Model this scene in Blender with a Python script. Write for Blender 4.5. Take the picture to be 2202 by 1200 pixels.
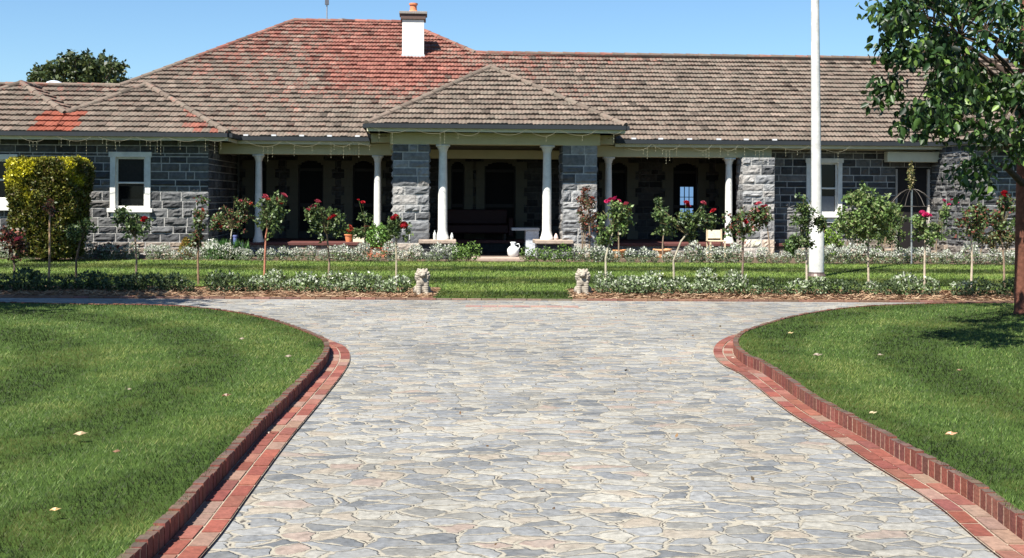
import bpy, bmesh, math, random
import numpy as np
from mathutils import Vector, noise, geometry
random.seed(7); rng = np.random.default_rng(7)
R = math.radians
for o in list(bpy.data.objects): bpy.data.objects.remove(o)
scene = bpy.context.scene
# ------------------------------------------------------------------ camera, sky, sun, exposure
FPX, CX, HY, EYE, ROLL = 2600.0, 1101.0, 422.0, 1.6, 0.30
cam_d = bpy.data.cameras.new('camera'); cam = bpy.data.objects.new('camera', cam_d)
scene.collection.objects.link(cam); scene.camera = cam
cam_d.sensor_width = 36; cam_d.lens = FPX/2202*36; cam_d.shift_y = -(600-HY)/2202
cam_d.clip_start = .1; cam_d.clip_end = 5000
cam.location = (0, 0, EYE); cam.rotation_euler = (R(90), R(-ROLL), 0)
SUN_AZ, SUN_EL = 35, 56.5         # degrees left of straight behind the camera, height
w = bpy.data.worlds.new("World"); scene.world = w; w.use_nodes = True
nt = w.node_tree; sky = nt.nodes.new('ShaderNodeTexSky'); sky.sky_type = 'NISHITA'; sky.sun_disc = False
sky.sun_elevation = R(SUN_EL); sky.sun_rotation = R(180+SUN_AZ); sky.altitude = 200; sky.air_density = 1.0; sky.dust_density = .3; sky.ozone_density = 1.6
tn = nt.nodes.new('ShaderNodeMix'); tn.data_type = 'RGBA'; tn.blend_type = 'MULTIPLY'; tn.inputs[0].default_value = 1; tn.inputs[7].default_value = (.80, 1.03, 1.22, 1)
nt.links.new(sky.outputs[0], tn.inputs[6]); nt.links.new(tn.outputs[2], nt.nodes['Background'].inputs[0]); nt.nodes['Background'].inputs[1].default_value = .050
sl = bpy.data.lights.new('sun', 'SUN'); sl.energy = 5.0; sl.angle = R(.5); sl.color = (1, .96, .88)
sun = bpy.data.objects.new('sun', sl); scene.collection.objects.link(sun)
sd = Vector((math.sin(R(SUN_AZ))*math.cos(R(SUN_EL)), math.cos(R(SUN_AZ))*math.cos(R(SUN_EL)), -math.sin(R(SUN_EL))))
sun.rotation_euler = sd.to_track_quat('-Z', 'Y').to_euler(); sun.location = (-20, -20, 30)
scene.view_settings.view_transform = 'Standard'; scene.view_settings.look = 'None'
scene.view_settings.exposure = 1.33; scene.view_settings.gamma = 1
# ------------------------------------------------------------------ measuring helpers (photograph 2202x1200 -> metres)
def unroll(px, py):
    dx, dy = px-CX, py-HY; r = R(ROLL)
    return dx*math.cos(r)+dy*math.sin(r), -dx*math.sin(r)+dy*math.cos(r)
def P(px, py, Y):
    dx, dy = unroll(px, py); return Vector((dx/FPX*Y, Y, EYE-dy/FPX*Y))
def G(px, py):
    dx, dy = unroll(px, py); Y = EYE*FPX/dy; return Vector((dx/FPX*Y, Y))
# ------------------------------------------------------------------ scene graph helpers
LINK = scene.collection.objects.link
def tag(o, label=None, cat=None, group=None, kind=None):
    if label: o['label'] = label
    if cat: o['category'] = cat
    if group: o['group'] = group
    if kind: o['kind'] = kind
    return o
def empty(name, loc=(0, 0, 0), rz=0):
    o = bpy.data.objects.new(name, None); o.location = loc; o.rotation_euler = (0, 0, rz); o.empty_display_size = .2; LINK(o); return o
class MB:
    def __init__(s): s.v = []; s.f = []; s.c = []; s.col = (1, 1, 1)
    def add(s, vs, fs, col=None):
        n = len(s.v); s.v += [tuple(p) for p in vs]
        for f in fs: s.f.append([n+i for i in f]); s.c.append(col or s.col)
    def box(s, x0, x1, y0, y1, z0, z1, col=None):
        s.add([(x0,y0,z0),(x1,y0,z0),(x1,y1,z0),(x0,y1,z0),(x0,y0,z1),(x1,y0,z1),(x1,y1,z1),(x0,y1,z1)],
              [(0,3,2,1),(4,5,6,7),(0,1,5,4),(1,2,6,5),(2,3,7,6),(3,0,4,7)], col)
    def bar(s, a, b, w, h, up=(0, 0, 1), col=None):
        a, b = Vector(a), Vector(b); d = (b-a).normalized(); u = Vector(up); x = d.cross(u).normalized(); u = x.cross(d)
        vs = [p+x*sx*w/2+u*sz*h/2 for p in (a, b) for sx, sz in ((-1,-1),(1,-1),(1,1),(-1,1))]
        s.add(vs, [(3,2,1,0),(4,5,6,7),(0,1,5,4),(1,2,6,5),(2,3,7,6),(3,0,4,7)], col)
    def tube(s, pts, rad, n=6, col=None, cap=True):
        pts = [Vector(p) for p in pts]; rs = rad if isinstance(rad, (list, tuple)) else [rad]*len(pts); vs = []
        for i, p in enumerate(pts):
            d = (pts[min(i+1, len(pts)-1)]-pts[max(i-1, 0)]).normalized()
            a = Vector((1, 0, 0)) if abs(d.x) < .8 else Vector((0, 1, 0)); x = d.cross(a).normalized(); y = d.cross(x)
            vs += [p+(x*math.cos(2*math.pi*k/n)+y*math.sin(2*math.pi*k/n))*rs[i] for k in range(n)]
        fs = [(i*n+k, i*n+(k+1) % n, (i+1)*n+(k+1) % n, (i+1)*n+k) for i in range(len(pts)-1) for k in range(n)]
        s.add(vs, fs, col)
        if cap: s.add(vs[:n], [tuple(range(n-1, -1, -1))], col); s.add(vs[-n:], [tuple(range(n))], col)
    def lathe(s, prof, c=(0, 0, 0), n=20, col=None):
        vs = [(c[0]+r*math.cos(2*math.pi*k/n), c[1]+r*math.sin(2*math.pi*k/n), c[2]+z) for r, z in prof for k in range(n)]
        fs = [(i*n+k, i*n+(k+1) % n, (i+1)*n+(k+1) % n, (i+1)*n+k) for i in range(len(prof)-1) for k in range(n)]
        s.add(vs, fs, col); s.add(vs[:n], [tuple(range(n-1, -1, -1))], col); s.add(vs[-n:], [tuple(range(n))], col)
    def mesh(s, name, smooth=False):
        m = bpy.data.meshes.new(name); m.from_pydata(s.v, [], s.f)
        ca = m.color_attributes.new('col', 'FLOAT_COLOR', 'CORNER')
        arr = np.ones((len(m.loops), 4), np.float32); ls = np.array([len(f) for f in s.f])
        arr[:, :3] = np.repeat(np.array([c[:3] for c in s.c], np.float32).reshape(-1, 3), ls, 0); ca.data.foreach_set('color', arr.ravel())
        if smooth: m.polygons.foreach_set('use_smooth', [True]*len(m.polygons))
        return m
    def build(s, name, mat, parent=None, smooth=False, bevel=0):
        m = s.mesh(name, smooth); m.materials.append(mat); o = bpy.data.objects.new(name, m); LINK(o)
        if parent: o.parent = parent
        if bevel:
            b = o.modifiers.new('bevel', 'BEVEL'); b.width = bevel; b.segments = 2; b.limit_method = 'ANGLE'
        return o
def np_mesh(name, verts, faces_flat, sizes, cols, mat, parent=None):
    """verts (n,3), flat loop indices, polygon sizes, per-polygon colours"""
    m = bpy.data.meshes.new(name); m.vertices.add(len(verts)); m.vertices.foreach_set('co', verts.astype(np.float32).ravel())
    m.loops.add(len(faces_flat)); m.loops.foreach_set('vertex_index', faces_flat.astype(np.int32))
    m.polygons.add(len(sizes)); st = np.concatenate([[0], np.cumsum(sizes)[:-1]]); m.polygons.foreach_set('loop_start', st.astype(np.int32))
    m.update(calc_edges=True)
    ca = m.color_attributes.new('col', 'FLOAT_COLOR', 'CORNER'); arr = np.ones((len(faces_flat), 4), np.float32)
    arr[:, :3] = np.repeat(cols, sizes, 0); ca.data.foreach_set('color', arr.ravel())
    m.materials.append(mat); o = bpy.data.objects.new(name, m); LINK(o)
    if parent: o.parent = parent
    return o
# ------------------------------------------------------------------ materials
def mat(name, rough=.8, spec=.3, noise_scale=None, var=.15, bump=0, bump_scale=30, base=(1, 1, 1), usecol=True, metal=0, transl=0, detail=4):
    m = bpy.data.materials.new(name); m.use_nodes = True; N = m.node_tree.nodes; L = m.node_tree.links
    b = N['Principled BSDF']; b.inputs['Roughness'].default_value = rough; b.inputs['Specular IOR Level'].default_value = spec; b.inputs['Metallic'].default_value = metal
    rgb = N.new('ShaderNodeRGB'); rgb.outputs[0].default_value = (*base, 1); out = rgb.outputs[0]
    if usecol:
        a = N.new('ShaderNodeAttribute'); a.attribute_name = 'col'
        mx = N.new('ShaderNodeMix'); mx.data_type = 'RGBA'; mx.blend_type = 'MULTIPLY'; mx.inputs[0].default_value = 1
        L.new(out, mx.inputs[6]); L.new(a.outputs['Color'], mx.inputs[7]); out = mx.outputs[2]
    tc = N.new('ShaderNodeTexCoord')
    if noise_scale:
        n = N.new('ShaderNodeTexNoise'); n.inputs['Scale'].default_value = noise_scale; n.inputs['Detail'].default_value = detail; n.inputs['Roughness'].default_value = .65
        L.new(tc.outputs['Object'], n.inputs['Vector'])
        mr = N.new('ShaderNodeMapRange'); mr.inputs[1].default_value = .3; mr.inputs[2].default_value = .7; mr.inputs[3].default_value = 1-var; mr.inputs[4].default_value = 1+var
        L.new(n.outputs['Fac'], mr.inputs[0])
        mx = N.new('ShaderNodeMix'); mx.data_type = 'RGBA'; mx.blend_type = 'MULTIPLY'; mx.inputs[0].default_value = 1
        L.new(out, mx.inputs[6]); L.new(mr.outputs[0], mx.inputs[7]); out = mx.outputs[2]
    L.new(out, b.inputs['Base Color'])
    if bump:
        n = N.new('ShaderNodeTexNoise'); n.inputs['Scale'].default_value = bump_scale; n.inputs['Detail'].default_value = 6
        L.new(tc.outputs['Object'], n.inputs['Vector']); bp = N.new('ShaderNodeBump'); bp.inputs['Strength'].default_value = 1; bp.inputs['Distance'].default_value = bump
        L.new(n.outputs['Fac'], bp.inputs['Height']); L.new(bp.outputs[0], b.inputs['Normal'])
    if transl:
        t = N.new('ShaderNodeBsdfTranslucent'); L.new(out, t.inputs['Color']); ms = N.new('ShaderNodeMixShader'); ms.inputs[0].default_value = transl
        L.new(b.outputs[0], ms.inputs[1]); L.new(t.outputs[0], ms.inputs[2]); L.new(ms.outputs[0], N['Material Output'].inputs[0])
    return m
M_stone = mat('bluestone', .85, .3, 9, .3, .02, 14)
M_tile = mat('roof_tile', .9, .2, 22, .28, .006, 60)
def tile_material():
    m = bpy.data.materials.new('roof_tile'); m.use_nodes = True; N = m.node_tree.nodes; L = m.node_tree.links; b = N['Principled BSDF']; b.inputs['Roughness'].default_value = .9; b.inputs['Specular IOR Level'].default_value = .15
    a = N.new('ShaderNodeAttribute'); a.attribute_name = 'col'; sp = N.new('ShaderNodeSeparateColor'); L.new(a.outputs['Color'], sp.inputs[0]); tc = N.new('ShaderNodeTexCoord')
    def nz(sc, det, rough=.6, vec=(1, 1, 1)):
        mp = N.new('ShaderNodeMapping'); mp.inputs['Scale'].default_value = vec; L.new(tc.outputs['Object'], mp.inputs[0]); n = N.new('ShaderNodeTexNoise'); n.inputs['Scale'].default_value = sc; n.inputs['Detail'].default_value = det; n.inputs['Roughness'].default_value = rough; L.new(mp.outputs[0], n.inputs['Vector']); return n.outputs['Fac']
    def mth(op, x, y):
        k = N.new('ShaderNodeMath'); k.operation = op
        for i, v in enumerate((x, y)):
            if isinstance(v, (int, float)): k.inputs[i].default_value = v
            else: L.new(v, k.inputs[i])
        return k.outputs[0]
    def mix(f, c1, c2, bt='MIX'):
        k = N.new('ShaderNodeMix'); k.data_type = 'RGBA'; k.blend_type = bt
        if isinstance(f, (int, float)): k.inputs[0].default_value = f
        else: L.new(f, k.inputs[0])
        for i, v in ((6, c1), (7, c2)):
            if isinstance(v, tuple): k.inputs[i].default_value = (*v, 1)
            else: L.new(v, k.inputs[i])
        return k.outputs[2]
    def rng_(x, a_, b_, c_, d_):
        k = N.new('ShaderNodeMapRange'); L.new(x, k.inputs[0])
        for i, v in enumerate((a_, b_, c_, d_)): k.inputs[i+1].default_value = v
        return k.outputs[0]
    fine = nz(9, 6, .72, (1, 1, 2.2)); sc = nz(38, 3)
    t = mth('ADD', mth('MULTIPLY', fine, 3.4), mth('SUBTRACT', mth('MULTIPLY', sp.outputs[0], 1.05), 2.22)); red = rng_(t, -.10, .25, 0, .95)
    gr = mix(rng_(nz(5, 4), .38, .62, 0, 1), (.140, .104, .083), (.120, .100, .080)); gr = mix(rng_(sc, .55, .7, 0, .55), gr, (.215, .19, .155))
    rd = mix(rng_(nz(7, 3), .4, .6, 0, 1), (.165, .058, .045), (.205, .088, .066)); c = mix(red, gr, rd)
    c = mix(rng_(nz(16, 5, .75), .60, .72, 0, .75), c, (.045, .036, .032)); c = mix(sp.outputs[2], c, (.20, .058, .036))
    c = mix(1.0, c, rng_(sp.outputs[1], 0, 1, 0, 2), 'MULTIPLY'); L.new(c, b.inputs['Base Color'])
    bp = N.new('ShaderNodeBump'); bp.inputs['Distance'].default_value = .006; L.new(sc, bp.inputs['Height']); L.new(bp.outputs[0], b.inputs['Normal']); return m
M_tile = tile_material()
M_brick = mat('brick', .85, .25, 30, .25, .004, 60)
M_cream = mat('cream_paint', .6, .3, 3, .06, .001, 20, (.46, .42, .26))
M_beam = mat('pale_beam_paint', .6, .3, 3, .06, .001, 20, (.55, .52, .38))
M_white = mat('white_paint', .55, .35, 7, .14, .001, 30, (.64, .63, .59))
M_pole = mat('worn_white_paint', .6, .3, 5, .22, .003, 25, (.50, .49, .465))
M_gut = mat('gutter_metal', .6, .25, 4, .1, 0, 1, (.022, .026, .030))
M_dark = mat('dark_timber', .6, .3, 12, .2, .001, 30, (.012, .010, .010))
M_glass = mat('window_glass', .08, .22, None, base=(.004, .005, .006), usecol=False)
M_dull = mat('shaded_glass', .5, .06, None, base=(.006, .006, .007), usecol=False)
M_floor = mat('red_floor', .7, .3, 8, .2, .001, 40, (.10, .035, .03))
M_sand = mat('sandstone', .85, .2, 7, .18, .006, 25)
M_leaf = mat('leaf', .45, .35, None, usecol=True, transl=.22)
M_grass = mat('grass_blade', .55, .25, None, usecol=True, transl=.25)
M_petal = mat('petal', .6, .2, None, usecol=True, transl=.25)
M_bark = mat('bark', .9, .15, 14, .35, .008, 24)
M_straw = mat('straw', .9, .1, None)
M_terr = mat('terracotta', .8, .2, 12, .15, .002, 30)
M_misc = mat('painted', .6, .3, 12, .08, .001, 30)
M_iron = mat('aged_metal', .5, .5, 12, .2, .001, 30, metal=.3)
def shade(c, k): return tuple(min(1, x*k) for x in c)
def jit(c, a=.12): k = 1+random.uniform(-a, a); return tuple(max(0, x*k*(1+random.uniform(-a/3, a/3))) for x in c)

# crazy paving --------------------------------------------------------------
def paving_material():
    m = bpy.data.materials.new('crazy_paving'); m.use_nodes = True; N = m.node_tree.nodes; L = m.node_tree.links; b = N['Principled BSDF']
    tc = N.new('ShaderNodeTexCoord'); mp = N.new('ShaderNodeMapping'); L.new(tc.outputs['Object'], mp.inputs[0]); mp.inputs['Scale'].default_value = (5.4, 8.2, 1)
    nz = N.new('ShaderNodeTexNoise'); nz.inputs['Scale'].default_value = 2.2; nz.inputs['Detail'].default_value = 3; L.new(tc.outputs['Object'], nz.inputs['Vector'])
    va = N.new('ShaderNodeVectorMath'); va.operation = 'MULTIPLY_ADD'; va.inputs[1].default_value = (1.5, 1.3, 0); L.new(nz.outputs['Color'], va.inputs[0]); L.new(mp.outputs[0], va.inputs[2])
    nw = N.new('ShaderNodeTexNoise'); nw.inputs['Scale'].default_value = 8; nw.inputs['Detail'].default_value = 5; L.new(tc.outputs['Object'], nw.inputs['Vector'])
    vb = N.new('ShaderNodeVectorMath'); vb.operation = 'MULTIPLY_ADD'; vb.inputs[1].default_value = (.75, .75, 0); L.new(nw.outputs['Color'], vb.inputs[0]); L.new(va.outputs[0], vb.inputs[2]); va = vb
    v1 = N.new('ShaderNodeTexVoronoi'); v1.inputs['Scale'].default_value = 1; v1.voronoi_dimensions = '2D'; v1.inputs['Randomness'].default_value = 1
    v2 = N.new('ShaderNodeTexVoronoi'); v2.feature = 'DISTANCE_TO_EDGE'; v2.inputs['Scale'].default_value = 1; v2.voronoi_dimensions = '2D'
    L.new(va.outputs[0], v1.inputs['Vector']); L.new(va.outputs[0], v2.inputs['Vector'])
    sep = N.new('ShaderNodeSeparateColor'); L.new(v1.outputs['Color'], sep.inputs[0])
    cr = N.new('ShaderNodeValToRGB'); cr.color_ramp.interpolation = 'CONSTANT'; els = cr.color_ramp.elements
    cols = [(0, (.092,.096,.100)), (.10, (.175,.175,.170)), (.24, (.225,.215,.190)), (.34, (.130,.134,.138)), (.46, (.222,.190,.150)), (.53, (.188,.188,.184)), (.66, (.245,.232,.200)), (.76, (.148,.152,.155)), (.87, (.215,.168,.138)), (.91, (.140,.136,.124))]
    els[0].position = 0; els[0].color = (*cols[0][1], 1); els[1].position = cols[1][0]; els[1].color = (*cols[1][1], 1)
    for p, c in cols[2:]: e = els.new(p); e.color = (*c, 1)
    L.new(sep.outputs[0], cr.inputs[0])
    n2 = N.new('ShaderNodeTexNoise'); n2.inputs['Scale'].default_value = 19; n2.inputs['Detail'].default_value = 6; n2.inputs['Roughness'].default_value = .7; L.new(tc.outputs['Object'], n2.inputs['Vector'])
    mr = N.new('ShaderNodeMapRange'); mr.inputs[1].default_value = .3; mr.inputs[2].default_value = .7; mr.inputs[3].default_value = .58; mr.inputs[4].default_value = 1.4; L.new(n2.outputs['Fac'], mr.inputs[0])
    mu = N.new('ShaderNodeMix'); mu.data_type = 'RGBA'; mu.blend_type = 'MULTIPLY'; mu.inputs[0].default_value = 1; L.new(cr.outputs[0], mu.inputs[6]); L.new(mr.outputs[0], mu.inputs[7])
    # pale worn mortar and dust in joints of uneven width
    n3 = N.new('ShaderNodeTexNoise'); n3.inputs['Scale'].default_value = 7; n3.inputs['Detail'].default_value = 4; L.new(tc.outputs['Object'], n3.inputs['Vector'])
    ad = N.new('ShaderNodeMath'); ad.operation = 'MULTIPLY_ADD'; ad.inputs[1].default_value = .42; ad.inputs[2].default_value = -.168; L.new(n3.outputs['Fac'], ad.inputs[0])
    su = N.new('ShaderNodeMath'); su.operation = 'SUBTRACT'; L.new(v2.outputs['Distance'], su.inputs[0]); L.new(ad.outputs[0], su.inputs[1])
    jm = N.new('ShaderNodeMapRange'); jm.inputs[1].default_value = .0; jm.inputs[2].default_value = .06; L.new(su.outputs[0], jm.inputs[0])
    mo = N.new('ShaderNodeMix'); mo.data_type = 'RGBA'; mo.inputs[6].default_value = (.262,.236,.186,1); L.new(jm.outputs[0], mo.inputs[0]); L.new(mu.outputs[2], mo.inputs[7])
    # dark brown flecks in the joints of some stones
    v4 = N.new('ShaderNodeTexNoise'); v4.inputs['Scale'].default_value = 7; L.new(tc.outputs['Object'], v4.inputs['Vector'])
    c1 = N.new('ShaderNodeMath'); c1.operation = 'LESS_THAN'; c1.inputs[1].default_value = .030; L.new(v2.outputs['Distance'], c1.inputs[0])
    c2 = N.new('ShaderNodeMath'); c2.operation = 'GREATER_THAN'; c2.inputs[1].default_value = .60; L.new(v4.outputs['Fac'], c2.inputs[0])
    c3 = N.new('ShaderNodeMath'); c3.operation = 'MULTIPLY'; L.new(c1.outputs[0], c3.inputs[0]); L.new(c2.outputs[0], c3.inputs[1])
    dk = N.new('ShaderNodeMix'); dk.data_type = 'RGBA'; dk.inputs[7].default_value = (.045,.036,.030,1); L.new(c3.outputs[0], dk.inputs[0]); L.new(mo.outputs[2], dk.inputs[6])
    n5 = N.new('ShaderNodeTexNoise'); n5.inputs['Scale'].default_value = 2.6; n5.inputs['Detail'].default_value = 9; n5.inputs['Roughness'].default_value = .75; L.new(tc.outputs['Object'], n5.inputs['Vector'])
    m5 = N.new('ShaderNodeMapRange'); m5.inputs[1].default_value = .46; m5.inputs[2].default_value = .68; m5.inputs[4].default_value = .5; L.new(n5.outputs['Fac'], m5.inputs[0])
    du = N.new('ShaderNodeMix'); du.data_type = 'RGBA'; du.inputs[7].default_value = (.225,.214,.188,1); L.new(m5.outputs[0], du.inputs[0]); L.new(dk.outputs[2], du.inputs[6]); dk = du
    n6 = N.new('ShaderNodeTexNoise'); n6.inputs['Scale'].default_value = .45; n6.inputs['Detail'].default_value = 5; L.new(tc.outputs['Object'], n6.inputs['Vector'])
    m6 = N.new('ShaderNodeMapRange'); m6.inputs[1].default_value = .35; m6.inputs[2].default_value = .65; m6.inputs[3].default_value = .86; m6.inputs[4].default_value = 1.14; L.new(n6.outputs['Fac'], m6.inputs[0])
    st = N.new('ShaderNodeMix'); st.data_type = 'RGBA'; st.blend_type = 'MULTIPLY'; st.inputs[0].default_value = 1; L.new(dk.outputs[2], st.inputs[6]); L.new(m6.outputs[0], st.inputs[7]); dk = st
    L.new(dk.outputs[2], b.inputs['Base Color']); b.inputs['Roughness'].default_value = .75; b.inputs['Specular IOR Level'].default_value = .35
    hs = N.new('ShaderNodeMath'); hs.operation = 'MULTIPLY_ADD'; hs.inputs[1].default_value = .45; L.new(n2.outputs['Fac'], hs.inputs[0]); L.new(jm.outputs[0], hs.inputs[2])
    h2 = N.new('ShaderNodeMath'); h2.operation = 'MULTIPLY_ADD'; h2.inputs[1].default_value = .12; L.new(sep.outputs[1], h2.inputs[0]); L.new(hs.outputs[0], h2.inputs[2])
    bp = N.new('ShaderNodeBump'); bp.inputs['Distance'].default_value = .013; bp.inputs['Strength'].default_value = .9; L.new(h2.outputs[0], bp.inputs['Height']); L.new(bp.outputs[0], b.inputs['Normal'])
    return m
M_pave = paving_material()
def ground_material(name, c1, c2, sc, bump=.01):
    m = bpy.data.materials.new(name); m.use_nodes = True; N = m.node_tree.nodes; L = m.node_tree.links; b = N['Principled BSDF']
    tc = N.new('ShaderNodeTexCoord'); n = N.new('ShaderNodeTexNoise'); n.inputs['Scale'].default_value = sc; n.inputs['Detail'].default_value = 8; n.inputs['Roughness'].default_value = .7
    L.new(tc.outputs['Object'], n.inputs['Vector']); cr = N.new('ShaderNodeValToRGB'); cr.color_ramp.elements[0].position = .35; cr.color_ramp.elements[1].position = .65
    cr.color_ramp.elements[0].color = (*c1, 1); cr.color_ramp.elements[1].color = (*c2, 1); L.new(n.outputs['Fac'], cr.inputs[0]); L.new(cr.outputs[0], b.inputs['Base Color'])
    b.inputs['Roughness'].default_value = .95; b.inputs['Specular IOR Level'].default_value = .1
    bp = N.new('ShaderNodeBump'); bp.inputs['Distance'].default_value = bump; L.new(n.outputs['Fac'], bp.inputs['Height']); L.new(bp.outputs[0], b.inputs['Normal'])
    return m
M_ground = ground_material('dry_field', (.07,.08,.03), (.16,.14,.07), 3)
M_turf = ground_material('turf', (.022,.042,.008), (.045,.075,.014), 9)
M_mulch = ground_material('mulch', (.09,.05,.028), (.24,.15,.085), 18, .02)
M_soil = ground_material('soil', (.05,.035,.025), (.14,.10,.07), 14, .02)
# ------------------------------------------------------------------ leaf clouds
LEAF4 = (np.array([[0,0,0],[-.32,.45,.06],[0,1,0],[.32,.45,.06]]), [[0,1,2,3]])
LEAF6 = (np.array([[0,0,0],[-.26,.28,.09],[-.24,.62,.09],[0,1,-.10],[.24,.62,.09],[.26,.28,.09]]), [[0,1,2,3],[3,4,5,0]])
NEEDLE = (np.array([[-.07,0,0],[.07,0,0],[0,1,.0]]), [[0,1,2]])
def leaves(name, C, size, cols, mat_, parent=None, tpl=LEAF4, up=None, updir=None):
    """C (n,3) centres, size (n,), cols (n,3); up = pull of the leaf direction towards updir"""
    n = len(C); T, F = tpl
    d = rng.normal(size=(n, 3)); d /= np.linalg.norm(d, axis=1)[:, None]
    if updir is not None:
        d = d+np.array(updir)*up; d /= np.linalg.norm(d, axis=1)[:, None]
    a = rng.normal(size=(n, 3)); x = np.cross(d, a); x /= np.linalg.norm(x, axis=1)[:, None]; z = np.cross(x, d)
    size = np.broadcast_to(size, (n,))
    V = C[:, None, :]+size[:, None, None]*(T[None, :, 0:1]*x[:, None, :]+T[None, :, 1:2]*d[:, None, :]+T[None, :, 2:3]*z[:, None, :])
    k = len(T); flat = []; sizes = []
    base = np.arange(n)[:, None]*k
    per = [np.array(f)[None, :]+base for f in F]
    flat = np.concatenate(per, 1).ravel(); sizes = np.tile([len(f) for f in F], n)
    return np_mesh(name, V.reshape(-1, 3), flat, sizes, np.repeat(cols, len(F), 0), mat_, parent)
def mixcol(n, palette, weights=None, a=.2):
    p = np.array(palette, float); idx = rng.choice(len(p), n, p=weights); c = p[idx]
    return np.clip(c*(1+rng.uniform(-a, a, (n, 1))), 0, 1)
def ball(n, c, r, fill=.55):
    d = rng.normal(size=(n, 3)); d /= np.linalg.norm(d, axis=1)[:, None]
    t = fill+(1-fill)*rng.random((n, 1)); t = t**.6
    return np.array(c)[None]+d*t*np.array(r)[None]
def inpoly(x, y, poly):
    x = np.asarray(x); y = np.asarray(y); ins = np.zeros(x.shape, bool); n = len(poly)
    for i in range(n):
        x0, y0 = poly[i]; x1, y1 = poly[(i+1) % n]
        if y0 == y1: continue
        c = ((y0 > y) != (y1 > y)) & (x < (x1-x0)*(y-y0)/(y1-y0)+x0); ins ^= c
    return ins
def vnoise(X, Y, s, seed=0):
    """cheap smooth value noise in [0,1]"""
    g = np.random.default_rng(seed).random((256, 256)); x = X*s+1000; y = Y*s+1000
    xi = np.floor(x).astype(int); yi = np.floor(y).astype(int); fx = x-xi; fy = y-yi; fx = fx*fx*(3-2*fx); fy = fy*fy*(3-2*fy)
    q = lambda i, j: g[(xi+i) % 256, (yi+j) % 256]
    return (q(0,0)*(1-fx)+q(1,0)*fx)*(1-fy)+(q(0,1)*(1-fx)+q(1,1)*fx)*fy
# ================================================================== GROUND
def struct(name, mb, m): return tag(mb.build(name, m), kind='structure')
mb = MB(); mb.add([(-900,-300,-.02),(900,-300,-.02),(900,1500,-.02),(-900,1500,-.02)], [(0,1,2,3)]); struct('ground', mb, M_ground)
def smooth(pts, step=.05):
    pts = [Vector(p) for p in pts]; out = []
    for i in range(len(pts)-1):
        p0, p1, p2, p3 = pts[max(i-1, 0)], pts[i], pts[i+1], pts[min(i+2, len(pts)-1)]
        for k in range(12):
            t = k/12; out.append(.5*((2*p1)+(-p0+p2)*t+(2*p0-5*p1+4*p2-p3)*t*t+(-p0+3*p1-3*p2+p3)*t**3))
    out.append(pts[-1]); a = np.array([tuple(p) for p in out]); s = np.concatenate([[0], np.cumsum(np.linalg.norm(np.diff(a, axis=0), axis=1))])
    S = np.arange(0, s[-1], step); return np.stack([np.interp(S, s, a[:, 0]), np.interp(S, s, a[:, 1])], 1)
EL = [(435,1200),(483,1142),(531,1074),(580,1006),(623,948),(667,895),(710,842),(739,804),(753,775),(746,752),(715,736),(652,712),(600,698),(540,686),(459,675),(386,670),(290,667.5),(145,666)]
ER = [(2146,1200),(2006,1084),(1861,992),(1803,953),(1692,886),(1595,808),(1558,789),(1537,770),(1535,750),(1556,731),(1595,717),(1643,702),(1711,687),(1788,676),(1861,670),(1982,665),(2175,664)]
L2 = smooth([(-1.33, 1.5), (-1.36, 3.5)]+[tuple(G(*p)) for p in EL]+[(-9, 17.15), (-14, 17.2), (-26, 17.2)])
R2 = smooth([(2.25, 1.5), (2.2, 3.5)]+[tuple(G(*p)) for p in ER]+[(9.2, 17.0), (14, 17.1), (26, 17.1)])
def offset(c, d, side):
    t = np.gradient(c, axis=0); k = np.ones(31)/31
    t = np.stack([np.convolve(np.pad(t[:, i], 15, mode='edge'), k, 'valid') for i in (0, 1)], 1); t /= np.linalg.norm(t, axis=1)[:, None]
    n = np.stack([-t[:, 1], t[:, 0]], 1)*side; return c+n*d, n
FRONT = 18.62                      # far edge of the cross drive
mb = MB(); mb.add([(-26,-3,.0),(26,-3,.0),(26,FRONT,.0),(-26,FRONT,.0)], [(0,1,2,3)]); struct('stone_driveway', mb, M_pave)
BR = [(.165,.052,.036), (.148,.046,.034), (.18,.066,.046), (.14,.050,.040), (.19,.085,.062)]
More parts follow.
